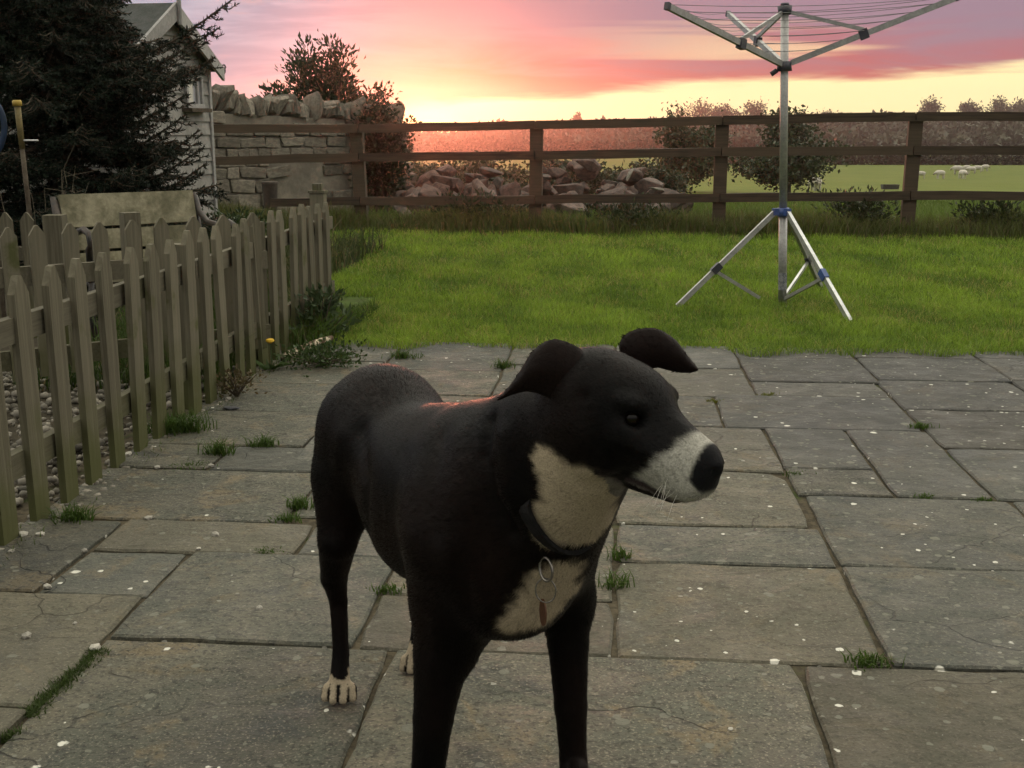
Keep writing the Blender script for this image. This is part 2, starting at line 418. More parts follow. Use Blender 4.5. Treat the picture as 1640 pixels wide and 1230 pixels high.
# ---------------------------------------------------------------- patio
patio = empty('patio', (0, 0, 0)); tag(patio, kind='structure')
patio.rotation_euler = (0, 0, -PHI)
def build_patio():
    t = NT('joint soil')
    p = t.coord('Position'); big = t.noise(p, 3.5, 4, .6); fine = t.noise(p, 40., 4, .6)
    c = t.mix(t.step(fine, .3, .7), (.045, .038, .026), (.10, .082, .054))
    c = t.mix(t.step(t.math('ADD', big, t.math('MULTIPLY', fine, .25)), .68, .80), c, (.040, .052, .016))
    msoil = t.done(c, .95, t.bump(fine, .8, .01), .1)
    MB().box((.9, 3.35, -.0555), (5.5, 6.0, .09)).build('bedding', msoil, patio)

    t = NT('riven paving stone')
    p = t.coord('Position'); rnd = t.rand()
    off = t.n('ShaderNodeVectorMath', operation='ADD'); t.l(p, off.inputs[0])
    cb = t.n('ShaderNodeCombineXYZ'); t.l(t.math('MULTIPLY', rnd, 37.), cb.inputs[2]); t.l(cb.outputs[0], off.inputs[1]); q = off.outputs[0]
    n0 = t.noise(q, 2.2, 5, .6, .6); n1 = t.noise(q, 7., 6, .62, .3); n2 = t.noise(q, 38., 5, .65); n3 = t.noise(q, 150., 3, .6)
    c = t.mix(t.step(n0, .32, .68), (.108, .104, .078), (.205, .186, .128))
    c = t.mix(t.step(n1, .44, .62, 0., .85), c, (.140, .146, .112))
    c = t.mix(t.step(t.noise(q, 4.5, 5, .65, .6), .53, .66, 0., .85), c, (.250, .192, .108))
    c = t.mix(t.step(t.noise(q, 3.1, 5, .65, .6), .54, .68, 0., .85), c, (.062, .068, .064))
    c = t.mix(t.step(n2, .52, .66, 0., .8), c, (.055, .052, .042))
    c = t.mix(t.step(n3, .54, .68, 0., .85), c, (.36, .325, .24))
    c = t.mix(t.step(t.noise(q, 95., 2, .5), .55, .66, 0., .7), c, (.045, .042, .034))
    # hairline splits
    cv = t.n('ShaderNodeVectorMath', operation='ADD'); t.l(t.coord('Position', (1.0, 1.9, 1.)), cv.inputs[0])
    cn = t.n('ShaderNodeTexNoise'); cn.inputs['Scale'].default_value = 2.5; cn.inputs['Detail'].default_value = 4; t.l(q, cn.inputs['Vector'])
    cs = t.n('ShaderNodeVectorMath', operation='SCALE'); t.l(cn.outputs['Color'], cs.inputs[0]); cs.inputs['Scale'].default_value = .55; t.l(cs.outputs[0], cv.inputs[1])
    ed = t.voro(cv.outputs[0], 1.35, 'DISTANCE_TO_EDGE'); split = t.math('MULTIPLY', t.step(ed, .0015, .0055, 1., 0.), t.step(t.noise(p, 1.3, 3), .50, .58))
    c = t.mix(t.math('MULTIPLY', split, .75), c, (.035, .032, .026))
    k = t.math('ADD', t.math('MULTIPLY', rnd, .24), .42)
    r2 = t.math('FRACT', t.math('MULTIPLY', rnd, 7.31))
    c = t.mix(t.step(r2, .55, 1., 0., .5), c, (.135, .140, .125)); c = t.mix(t.step(r2, .40, 0., 0., .45), c, (.205, .175, .115))
    # the flags lying off to the right of the lawn end are a darker, slaty stone
    sx = t.n('ShaderNodeSeparateXYZ'); t.l(p, sx.inputs[0])
    far = t.math('MULTIPLY', t.step(sx.outputs[1], 3.3, 4.6), t.step(sx.outputs[0], .4, 1.3))
    c = t.mix(t.math('MULTIPLY', far, .62), c, (.110, .106, .104))
    g = t.n('ShaderNodeCombineColor'); [t.l(k, g.inputs[i]) for i in range(3)]
    c = t.mix(1., c, g.outputs[0], 'MULTIPLY')
    # lichen: pale scabs of several sizes, thickest on the right hand side
    many = t.step(t.math('ADD', sx.outputs[0], t.math('MULTIPLY', t.math('SUBTRACT', sx.outputs[1], 3.), .25)), -.6, 1.4, .0, 1.)
    wob = t.n('ShaderNodeVectorMath', operation='ADD'); t.l(p, wob.inputs[0])
    nv = t.n('ShaderNodeTexNoise'); nv.inputs['Scale'].default_value = 60.; t.l(p, nv.inputs['Vector'])
    sc = t.n('ShaderNodeVectorMath', operation='SCALE'); t.l(nv.outputs['Color'], sc.inputs[0]); sc.inputs['Scale'].default_value = .012; t.l(sc.outputs[0], wob.inputs[1])
    for scale, r0, keep, amt in ((7.0, .15, .36, .95), (13., .20, .34, .92), (22., .26, .34, .88), (38., .30, .40, .8)):
        vo = t.n('ShaderNodeTexVoronoi'); vo.inputs['Scale'].default_value = scale; t.l(wob.outputs[0], vo.inputs['Vector'])
        sv = t.n('ShaderNodeSeparateColor'); t.l(vo.outputs['Color'], sv.inputs[0])
        rad = t.math('MULTIPLY', sv.outputs[1], r0)
        here = t.math('MULTIPLY', t.step(t.math('SUBTRACT', rad, vo.outputs['Distance']), 0., .03), t.step(t.math('ADD', sv.outputs[0], t.math('MULTIPLY', many, .34)), keep + .26, keep + .30))
        tone = t.mix(t.step(sv.outputs[2], .35, .95), (.15, .148, .115), (.66, .64, .56))
        c = t.mix(t.math('MULTIPLY', here, amt), c, tone)
    # riven relief: flakes that break off in steps
    st = t.noise(t.coord('Position', (1.0, 2.2, 1.)), 3.3, 5, .55, .8)
    stp = t.n('ShaderNodeMath', operation='SNAP'); t.l(st, stp.inputs[0]); stp.inputs[1].default_value = .085
    stp2 = t.math('ADD', t.math('MULTIPLY', stp.outputs[0], 1.0), t.math('MULTIPLY', st, .5))
    nrm = t.bump(stp2, .75, .04)
    nrm = t.bump(t.math('SUBTRACT', t.math('ADD', n1, t.math('MULTIPLY', n2, .45)), t.math('MULTIPLY', split, .5)), .75, .016, nrm)
    nrm = t.bump(n3, .45, .004, nrm)
    mslab = t.done(c, t.step(n1, .3, .7, .62, .9), nrm, .35)

    S = [  # u0, u1, v0, v1 of every flag
        (-1.74, -1.15, 2.12, 2.71), (-1.74, -1.15, 1.52, 2.12), (-1.15, -.48, 1.85, 2.46), (-.48, .42, 1.86, 2.46), (.42, 1.26, 1.86, 2.46), (1.26, 1.90, 1.86, 2.46),
        (-1.74, -1.44, 2.71, 3.27), (-1.44, -1.15, 2.71, 3.02), (-1.15, -.57, 2.46, 3.03), (-.57, .02, 2.46, 2.78), (-.57, .02, 2.78, 3.35),
        (-1.44, -.86, 3.02, 3.29), (-.86, -.57, 3.03, 3.35), (-1.74, -.96, 3.29, 3.82), (-.96, -.36, 3.35, 3.95), (-.36, .02, 3.35, 3.95),
        (-1.74, -1.38, 3.82, 4.13), (-1.38, -.96, 3.82, 4.13), (-1.74, -1.12, 4.13, 4.67), (-1.12, -.52, 3.95, 4.50), (-.52, .10, 3.95, 4.50),
        (-1.74, -1.12, 4.67, 5.22), (-1.12, -.52, 4.50, 5.04), (-.52, .10, 4.50, 5.04), (-1.74, -1.12, 5.22, 5.76), (-1.12, -.52, 5.04, 5.58), (-.52, .02, 5.04, 5.73),
        (-1.74, -1.12, 5.76, 6.34), (-1.12, -.52, 5.58, 6.34), (-.52, .02, 5.73, 6.34),
        (.02, .62, 2.46, 3.06), (.02, .62, 3.06, 3.37), (.02, .60, 3.37, 3.95), (.62, 1.26, 2.46, 3.07), (.62, 1.26, 3.07, 3.70), (1.26, 1.90, 2.46, 3.07), (1.26, 1.90, 3.07, 3.70),
        (.60, .91, 3.70, 4.00), (.60, .91, 4.00, 4.56), (.10, .60, 3.95, 4.56), (.91, 1.22, 3.70, 4.56), (1.22, 1.84, 3.70, 4.32), (1.22, 1.84, 4.32, 4.94), (1.22, 1.84, 4.94, 5.52),
        (.10, .45, 4.56, 5.11), (.45, 1.22, 4.56, 5.15), (.02, .64, 5.11, 5.73), (.64, 1.22, 5.15, 5.44), (.64, 1.24, 5.44, 6.03), (1.24, 1.86, 5.52, 6.07), (1.86, 2.48, 5.56, 6.12),
        (.02, .64, 5.73, 6.34), (.64, 1.24, 6.03, 6.34), (1.24, 1.86, 6.07, 6.34), (1.86, 2.48, 6.12, 6.34),
        (1.84, 2.48, 3.70, 4.32), (1.84, 2.48, 4.32, 4.94), (1.84, 2.48, 4.94, 5.56), (1.90, 2.50, 2.46, 3.07), (1.90, 2.50, 3.07, 3.70), (1.90, 2.50, 1.86, 2.46),
        (2.48, 3.10, 3.70, 4.5), (2.48, 3.10, 4.5, 5.4), (2.48, 3.10, 5.4, 6.34), (2.50, 3.10, 2.46, 3.70), (2.50, 3.10, 1.2, 2.46),
        (-1.74, -1.15, .92, 1.52), (-1.15, -.50, 1.25, 1.85), (-.50, .10, 1.26, 1.86), (.10, .70, 1.26, 1.86), (.70, 1.30, 1.26, 1.86), (1.30, 1.90, 1.26, 1.86), (1.90, 2.50, 1.26, 1.86),
        (-1.74, -1.15, .42, .92), (-1.15, -.50, .42, 1.25), (-.50, .10, .42, 1.26), (.10, .70, .42, 1.26), (.70, 1.30, .42, 1.26), (1.30, 1.90, .42, 1.26), (1.90, 3.10, .42, 1.2)]
    r = np.random.default_rng(21)
    for k, (u0, u1, v0, v1) in enumerate(S):
        gp = .0055; hu, hv = (u1 - u0) / 2 - gp, (v1 - v0) / 2 - gp
        def side(a, b, n):
            return [np.array(a) + (np.array(b) - np.array(a)) * i / n for i in range(n)]
        nu = max(3, int((u1 - u0) / .085)); nv = max(3, int((v1 - v0) / .085))
        ring = side((-hu, -hv), (hu, -hv), nu) + side((hu, -hv), (hu, hv), nv) + side((hu, hv), (-hu, hv), nu) + side((-hu, hv), (-hu, -hv), nv)
        ring = np.array(ring) + r.normal(0, .0022, (len(ring), 2))
        cor = [0, nu, nu + nv, 2 * nu + nv]
        for c in cor: ring[c] *= 1 - r.uniform(.004, .022)
        if k == 32:                               # one flag has lost its far right corner
            ring[nu + nv] = (hu - .045, hv - .012); ring[nu + nv - 1] = (hu - .004, hv - .075)
        n = len(ring); inn = ring * (1 - .006 / np.array([hu, hv]))
        zt = r.normal(0, .0016, n); z0 = r.uniform(-.003, .003)
        V = [(*p, -.04) for p in ring] + [(*p, -.005 + a) for p, a in zip(ring, zt)] + [(*p, a * .6) for p, a in zip(inn, zt)] + [(*(p * .55), r.normal(0, .0012)) for p in ring] + [(0, 0, .0008)]
        F = []
        for i in range(n):
            j = (i + 1) % n
            for a in (0, 1, 2): F.append([a * n + i, a * n + j, (a + 1) * n + j, (a + 1) * n + i])
            F.append([3 * n + i, 3 * n + j, 4 * n])
        o = obj('paving_slab', mesh('paving_slab', V, F, mslab), patio, ((u0 + u1) / 2, (v0 + v1) / 2, z0), (r.normal(0, .0025), r.normal(0, .0025), r.normal(0, .002)))
build_patio()

# ---------------------------------------------------------------- lawn
def build_lawn():
    r = np.random.default_rng(5)
    def area(n, v0, v1, u0, u1, edge=False):
        v = r.uniform(v0, v1, n); u = r.uniform(u0, u1, n)
        if edge:
            lim = 6.20 + .05 * np.sin(u * 5.1) + .04 * np.sin(u * 13 + 1) + .05 * np.sin(u * 2.3 + 2) - .10 * np.exp(-((u - 1.62) / .16) ** 2) - .12 * np.exp(-((u + .46) / .08) ** 2) - .10 * np.exp(-((u + 1.05) / .14) ** 2) - .08 * np.exp(-((u - .72) / .10) ** 2)
            k = v > lim; v = v[k]; u = u[k]
        P = UA[None] * u[:, None] + VA[None] * v[:, None]; P[:, 2] = -.03
        return P, u, v
    Ps, hs, ws, cs = [], [], [], []
    for n, v0, v1, u0, u1, h, w in ((90000, 6.03, 8.2, -1.62, 3.6, .062, .0042), (70000, 8.2, 10.6, -2.2, 4.8, .066, .0058), (65000, 10.6, 13.9, -3.2, 7.0, .075, .0080)):
        P, u, v = area(n, v0, v1, u0, u1, v0 < 6.1)
        a = vnoise(P, 1.6, 3); b = vnoise(P, 7., 4)
        dark = np.array((.100, .165, .019)); light_green = np.array((.210, .305, .033)); dry = np.array((.30, .27, .08))  # darker, lighter and dry blade colours, mixed in random patches
        c = dark + (light_green - dark) * np.clip(a * .7 + b * .9 - .25, 0, 1)[:, None]
        k = r.uniform(size=len(P)) < .04 + .16 * (vnoise(P, 2.6, 15) > .66); c[k] = dry
        hh = h * (.72 + .40 * b)
        e = np.exp(-np.maximum(v - 6.2, 0) / .25); hh = hh * (1 + .5 * e)
        Ps.append(P); cs.append(c); hs.append(hh); ws.append(np.full(len(P), w))
    o = blades('grass_lawn', np.concatenate(Ps), np.concatenate(hs), np.concatenate(ws), np.concatenate(cs), M_GRASS, .75, .6, rng=r, jit=.45)
    tag(o, 'short bright green mown grass between the patio and the rail fence', 'lawn', kind='stuff')
build_lawn()
# ---------------------------------------------------------------- dog
def smin(a, b, k):
    h = np.maximum(k - np.abs(a - b), 0.0) / k
    return np.minimum(a, b) - h * h * k * 0.25

class SDF:
    """smooth union of soft primitives on a regular grid, turned into one skin by surface nets"""
    def __init__(s, lo, hi, h):
        s.lo = np.array(lo, float); s.h = h
        s.n = np.ceil((np.array(hi) - s.lo) / h).astype(int) + 1
        s.d = np.full(tuple(s.n), 1.0, np.float32)
    def block(s, lo, hi):
        i0 = np.clip(np.floor((np.array(lo) - s.lo) / s.h).astype(int), 0, s.n)
        i1 = np.clip(np.ceil((np.array(hi) - s.lo) / s.h).astype(int) + 1, 0, s.n)
        ax = [(s.lo[k] + s.h * np.arange(i0[k], i1[k])).astype(np.float32) for k in range(3)]
        sl = tuple(slice(i0[k], i1[k]) for k in range(3))
        return sl, ax[0][:, None, None], ax[1][None, :, None], ax[2][None, None, :]
    def put(s, sl, v, k, sub=False):
        if sub: s.d[sl] = -smin(-s.d[sl], v, k)
        else: s.d[sl] = smin(s.d[sl], v, k)
    def cone(s, a, b, ra, rb, k=.03, sub=False):
        a = np.array(a, np.float32); b = np.array(b, np.float32)
        r = max(ra, rb) + k + 3 * s.h
        sl, X, Y, Z = s.block(np.minimum(a, b) - r, np.maximum(a, b) + r)
        ab = b - a; L = float(ab @ ab) + 1e-9
        t = np.clip(((X - a[0]) * ab[0] + (Y - a[1]) * ab[1] + (Z - a[2]) * ab[2]) / L, 0, 1)
        d = np.sqrt((X - a[0] - t * ab[0]) ** 2 + (Y - a[1] - t * ab[1]) ** 2 + (Z - a[2] - t * ab[2]) ** 2) - (ra + (rb - ra) * t)
        s.put(sl, d, k, sub)
    def chain(s, pts, k=.03):
        P = np.array([p for p, r in pts], np.float32); rr = [r for p, r in pts]
        m = max(rr) + k + 3 * s.h
        sl, X, Y, Z = s.block(P.min(0) - m, P.max(0) + m)
        D = None
        for i in range(len(P) - 1):
            a = P[i]; ab = P[i + 1] - a; L = float(ab @ ab) + 1e-9
            t = np.clip(((X - a[0]) * ab[0] + (Y - a[1]) * ab[1] + (Z - a[2]) * ab[2]) / L, 0, 1)
            d = np.sqrt((X - a[0] - t * ab[0]) ** 2 + (Y - a[1] - t * ab[1]) ** 2 + (Z - a[2] - t * ab[2]) ** 2) - (rr[i] + (rr[i + 1] - rr[i]) * t)
            D = d if D is None else smin(D, d, .006)
        s.put(sl, D, k)
    def ell(s, c, R, rad, k=.03, sub=False):
        """ellipsoid: R rows are its axes"""
        c = np.array(c, np.float32); R = np.array(R, np.float32); rad = np.array(rad, np.float32)
        r = float(rad.max()) + k + 3 * s.h
        sl, X, Y, Z = s.block(c - r, c + r)
        x, y, z = X - c[0], Y - c[1], Z - c[2]
        q = [(R[i][0] * x + R[i][1] * y + R[i][2] * z) / rad[i] for i in range(3)]
        k0 = np.sqrt(q[0] ** 2 + q[1] ** 2 + q[2] ** 2) + 1e-6
        k1 = np.sqrt((q[0] / rad[0]) ** 2 + (q[1] / rad[1]) ** 2 + (q[2] / rad[2]) ** 2) + 1e-6
        s.put(sl, k0 * (k0 - 1) / k1, k, sub)
    def nets(s):
        d = s.d; ins = d < 0
        n = s.n - 1
        cnt = np.zeros(tuple(n), np.int8)
        for i in (0, 1):
            for j in (0, 1):
                for k in (0, 1):
                    cnt += ins[i:i + n[0], j:j + n[1], k:k + n[2]]
        act = (cnt > 0) & (cnt < 8)
        ci = np.argwhere(act)
        idx = np.full(tuple(n), -1, np.int64); idx[act] = np.arange(len(ci))
        acc = np.zeros((len(ci), 3)); num = np.zeros(len(ci))
        C = [(i, j, k) for i in (0, 1) for j in (0, 1) for k in (0, 1)]
        for p in C:
            for ax in range(3):
                if p[ax]: continue
                q = list(p); q[ax] = 1
                dp = d[ci[:, 0] + p[0], ci[:, 1] + p[1], ci[:, 2] + p[2]]
                dq = d[ci[:, 0] + q[0], ci[:, 1] + q[1], ci[:, 2] + q[2]]
                m = (dp < 0) != (dq < 0)
                t = np.where(m, dp / np.where(m, dp - dq, 1), 0)
                pos = np.array(p, float)[None, :].repeat(len(ci), 0); pos[:, ax] += t
                acc += pos * m[:, None]; num += m
        V = s.lo + s.h * (ci + acc / num[:, None])
        F = []
        for ax in range(3):
            o1, o2 = [(1, 2), (2, 0), (0, 1)][ax]
            sa = [slice(1, -1)] * 3; sb = [slice(1, -1)] * 3
            sa[ax] = slice(0, -1); sb[ax] = slice(1, None)
            A = ins[tuple(sa)]; B = ins[tuple(sb)]
            for want in (True, False):
                e = np.argwhere((A != B) & (A == want))
                if not len(e): continue
                e = e.copy()
                for z in range(3):
                    if z != ax: e[:, z] += 1
                def cell(u, v):
                    c = e.copy(); c[:, o1] -= u; c[:, o2] -= v
                    return idx[c[:, 0], c[:, 1], c[:, 2]]
                q = np.stack([cell(0, 0), cell(1, 0), cell(1, 1), cell(0, 1)], 1)
                F.append(q if want else q[:, ::-1])
        F = np.concatenate(F)
        return V, F[(F >= 0).all(1)]

def dog_frame():
    # head axes from the way the head is turned: forward (to the nose), dog's left, up
    def cam2w(v):
        r, dn, fw = v
        return np.array([r, fw * math.cos(TH) - dn * math.sin(TH), -fw * math.sin(TH) - dn * math.cos(TH)])
    F = cam2w((.74, .34, -.58)); F /= np.linalg.norm(F)
    L = cam2w((.66, -.12, .73)); L -= F * (L @ F); L /= np.linalg.norm(L)
    U = np.cross(F, L)
    return F, L, U

HC = W(970, 634, 1.60)          # middle of the skull
HF, HL, HU = dog_frame()
def hp(x, y, z): return HC + HF * x + HL * y + HU * z

def dog_sdf(h=.0045):
    s = SDF((-.56, 1.28, -.02), (.42, 2.62, .99), h)
    hd = np.array([.45, -.89, 0.]); hd /= np.linalg.norm(hd)        # the way the trunk points
    lf = np.array([.89, .45, 0.]); lf /= np.linalg.norm(lf)
    up = np.array([0, 0, 1.])
    Rb = np.array([hd, lf, up])
    # trunk
    s.ell(W(618, 684, 2.27), Rb, (.155, .115, .124), .03)
    s.ell(W(676, 745, 2.10), Rb, (.20, .112, .112), .06)
    s.ell(W(738, 797, 1.95), Rb, (.21, .130, .146), .06)
    s.ell(W(795, 845, 1.83), Rb, (.15, .128, .150), .05)
    s.ell(W(838, 905, 1.76), Rb, (.085, .092, .094), .05)
    s.ell(W(690, 838, 2.02), Rb, (.14, .105, .105), .05)
    s.ell(W(655, 800, 2.12), Rb, (.12, .085, .085), .05)
    # withers and shoulders
    s.ell(W(752, 722, 1.93), Rb, (.12, .056, .060), .06)
    s.chain([(W(750, 745, 1.86), .070), (W(728, 870, 1.79), .074), (W(722, 960, 1.82), .058)], .06)
    s.chain([(W(872, 800, 1.95), .062), (W(893, 890, 1.86), .066), (W(905, 960, 1.90), .046)], .05)
    # neck
    s.chain([(W(795, 800, 1.84), .128), (W(870, 752, 1.74), .106), (W(925, 695, 1.66), .084)], .05)
    s.cone(W(775, 725, 1.88), W(872, 665, 1.70), .066, .050, .06)
    s.cone(W(882, 850, 1.73), W(945, 745, 1.62), .080, .058, .05)
    s.cone(W(760, 965, 1.80), W(735, 1040, 1.815), .050, .030, .04)
    s.ell(W(815, 955, 1.76), Rb, (.07, .07, .062), .04)
    # front legs: elbow, forearm, wrist, pastern, paw
    fr = G(683, 1335); fl = G(922, 1300)
    s.chain([(W(722, 960, 1.82), .060), (W(708, 1045, 1.81), .047), (W(694, 1150, 1.80), .033), (W(685, 1240, 1.795), .028), (W(684, 1270, 1.79), .0285),
             (fr + (0, .01, .075), .024), (fr + (0, -.005, .03), .026)], .035)
    s.chain([(W(906, 960, 1.90), .043), (W(910, 1030, 1.89), .035), (W(914, 1130, 1.88), .028), (W(918, 1215, 1.87), .0235), (W(919, 1240, 1.865), .0245),
             (fl + (0, .01, .07), .021), (fl + (0, -.005, .03), .025)], .035)
    # hind legs: thigh, stifle, hock, shank, paw
    hr = G(546, 1118); hl = G(667, 1072)
    s.ell(W(556, 740, 2.27), Rb, (.095, .055, .130), .05)
    s.chain([(W(552, 770, 2.27), .062), (W(541, 865, 2.22), .039), (W(535, 925, 2.28), .027), (W(542, 962, 2.305), .0185), (W(546, 1045, 2.275), .0165), (hr + (-.002, .0, .035), .022)], .04)
    s.chain([(W(650, 770, 2.40), .062), (W(675, 860, 2.33), .042), (W(680, 930, 2.40), .027), (W(678, 965, 2.42), .019), (W(669, 1030, 2.40), .0175), (hl + (0, .0, .035), .022)], .04)
    # toes
    for base, sc in ((hr, 1.0), (hl, .95), (fr, 1.12), (fl, 1.05)):
        for k, o in enumerate((-.029, -.0105, .0095, .028)):
            ln = (.022, .033, .033, .023)[k]
            a = base + (o * .7 * sc, .0, .026); b = base + ((o * 1.0) * sc, -ln * sc, .012)
            s.cone(a, (a + b) / 2 + (0, 0, .008), .0105 * sc, .0112 * sc, .0045)
            s.cone((a + b) / 2 + (0, 0, .008), b, .0112 * sc, .0100 * sc, .0045)
    # tail tucked behind
    s.chain([(W(560, 660, 2.40), .03), (W(540, 760, 2.45), .020), (W(560, 860, 2.46), .012)], .03)
    # head
    Rh = np.array([HF, HL, HU])
    s.ell(hp(-.005, 0, 0), Rh, (.088, .066, .064), .03)
    s.ell(hp(.010, 0, -.034), Rh, (.085, .064, .062), .03)
    s.ell(hp(.052, 0, .014), Rh, (.042, .050, .038), .03)
    for sg in (-1, 1):
        s.ell(hp(.018, sg * .043, -.050), Rh, (.055, .028, .044), .03)      # cheek
        s.ell(hp(.066, sg * .042, .023), Rh, (.021, .018, .012), .009)      # brow
        s.cone(hp(.075, sg * .038, -.020), hp(.125, sg * .026, -.044), .021, .022, .02)
    s.cone(hp(.07, 0, -.008), hp(.165, 0, -.026), .036, .026, .03)          # bridge
    s.cone(hp(.05, 0, -.036), hp(.160, 0, -.050), .045, .034, .02)          # muzzle
    for sg in (-1, 1):
        s.ell(hp(.143, sg * .018, -.064), Rh, (.042, .017, .025), .015)     # flews
    s.cone(hp(.02, 0, -.082), hp(.140, 0, -.084), .034, .018, .010)         # lower jaw
    s.ell(hp(.184, 0, -.029), Rh, (.017, .019, .0145), .006)                 # nose pad
    s.cone(hp(.176, -.009, -.018), hp(.176, .009, -.018), .0085, .0085, .006)
    for sg in (-1, 1):
        s.ell(hp(.080, sg * .043, .002), Rh, (.015, .011, .0105), .008, True)   # eye socket
        s.ell(hp(.199, sg * .0115, -.031), Rh, (.010, .005, .0055), .003, True)  # nostril
        s.cone(hp(.070, sg * .050, -.086), hp(.158, sg * .032, -.086), .0035, .003, .006, True)  # lips
    return s

def ear_patch(top, low, bulge, Y0, Y1, th=.0042, n=14):
    """a folded ear: a curved leaf between two edge lines, with thickness"""
    def samp(c, t):
        c = np.array(c, float); L = np.r_[0, np.cumsum(np.linalg.norm(np.diff(c, axis=0), axis=1))]; L /= L[-1]
        return np.array([np.interp(t, L, c[:, 0]), np.interp(t, L, c[:, 1])])
    G_ = np.zeros((n + 1, n + 1, 3))
    for i in range(n + 1):
        t = i / n
        a, b = samp(top, t), samp(low, t)
        for j in range(n + 1):
            w = j / n
            p = a + (b - a) * w
            Y = Y0 + (Y1 - Y0) * t - bulge * math.sin(math.pi * min(1, w * .9 + .1)) * (1 - .6 * t) + .012 * (1 - w) ** 3
            G_[i, j] = W(p[0], p[1], Y)
    N = np.cross(np.gradient(G_, axis=0), np.gradient(G_, axis=1)); N /= np.linalg.norm(N, axis=2)[:, :, None] + 1e-9
    if (N[..., 1].mean()) > 0: N = -N
    edge = np.minimum.reduce([np.arange(n + 1)[:, None] * np.ones(n + 1), (n - np.arange(n + 1))[:, None] * np.ones(n + 1), np.arange(n + 1)[None, :] * np.ones((n + 1, 1)), (n - np.arange(n + 1))[None, :] * np.ones((n + 1, 1))])
    tk = th * np.clip(.25 + edge / 3, 0, 1)
    A = (G_ + N * tk[..., None] * .5).reshape(-1, 3); B = (G_ - N * tk[..., None] * .5).reshape(-1, 3)
    V = np.concatenate([A, B]); m = n + 1; o = m * m; F = []
    for i in range(n):
        for j in range(n):
            q = [i * m + j, i * m + j + 1, (i + 1) * m + j + 1, (i + 1) * m + j]
            F.append(q); F.append([x + o for x in q[::-1]])
    ring = [(i, 0) for i in range(n)] + [(n, j) for j in range(n)] + [(i, n) for i in range(n, 0, -1)] + [(0, j) for j in range(n, 0, -1)]
    for (i, j), (k, l) in zip(ring, ring[1:] + ring[:1]):
        F.append([i * m + j, k * m + l, k * m + l + o, i * m + j + o])
    return V, np.array(F)

def dog_ears():
    near = ear_patch([(945, 585), (932, 560), (912, 549), (890, 542), (868, 549), (850, 566), (836, 590), (818, 617), (797, 640)],
                     [(925, 655), (905, 650), (885, 640), (862, 630), (845, 626), (830, 629), (815, 634), (797, 641)], .013, 1.585, 1.60)
    far = ear_patch([(1000, 585), (990, 552), (998, 538), (1012, 529), (1042, 524), (1062, 530), (1085, 547), (1102, 571), (1118, 591)],
                    [(1030, 600), (1045, 590), (1052, 588), (1060, 590), (1075, 594), (1090, 597), (1108, 597), (1118, 593)], .008, 1.66, 1.655)
    return [near, far]
# ================================================================ picket fences
def picket_mesh(name, w, t, h, tip, m, seed):
    r = np.random.default_rng(seed)
    j = lambda s=.0015: r.normal(0, s)
    poly = [(-w / 2 + j(), 0), (w / 2 + j(), 0), (w / 2 + j(), h * .5), (w / 2 + j(), h - tip), (w * .10, h + j()), (-w * .10, h + j()), (-w / 2 + j(), h - tip + j(.003)), (-w / 2 + j(), h * .5)]
    mb = MB().prism(poly, t, [(0, 1, 0), (0, 0, 1), (1, 0, 0)], (-t / 2, 0, 0))
    return mesh(name, mb.V, mb.F, m)
PICK = [picket_mesh('picket', .088, .022, .765, .055, M_PICKET, k) for k in range(6)]
def build_near_fence():
    r = np.random.default_rng(11)
    root = empty('picket_fence', PV(-1.72, 2.2), -PHI)
    tag(root, 'long weathered picket fence running from the foreground along the left edge of the patio', 'fence', 'picket fences')
    v = 2.10; k = 0
    while v < 7.15:
        d = r.normal(0, .006)
        # the run near the lawn has settled and tilts a little
        tilt = r.normal(0, .012) + (.03 if v > 6.3 else 0)
        obj('picket', PICK[k % 6], root, (.02 + r.normal(0, .003), v - 2.2 + d, -.03 + r.normal(0, .006) - .02 * (v > 6.4)), (tilt, r.normal(0, .012), r.normal(0, .03)))
        v += .195 + r.normal(0, .004); k += 1
    for z, nm in ((.575, 'rail'), (.185, 'rail')):
        for a, b in ((1.9, 4.75), (4.76, 7.2)):
            MB().box((0, 0, 0), (.032, b - a, .075)).build(nm, M_PICKET_RAIL, root, loc=(-.010, (a + b) / 2 - 2.2, z), rot=(r.normal(0, .003), 0, 0))
    for pv in (2.35, 4.75):
        MB().box((0, 0, .33), (.075, .075, .70)).build('post', M_PICKET, root, loc=(-.066, pv - 2.2, 0))
    p = MB().box((0, 0, .36), (.085, .085, .80)).build('post', M_PICKET, root, loc=(-.07, 7.16 - 2.2, 0))
    c = MB(); c.box((0, 0, .766), (.10, .10, .015)); c.box((0, 0, .793), (.055, .055, .04)); c.build('post_cap', M_PICKET, p)
build_near_fence()

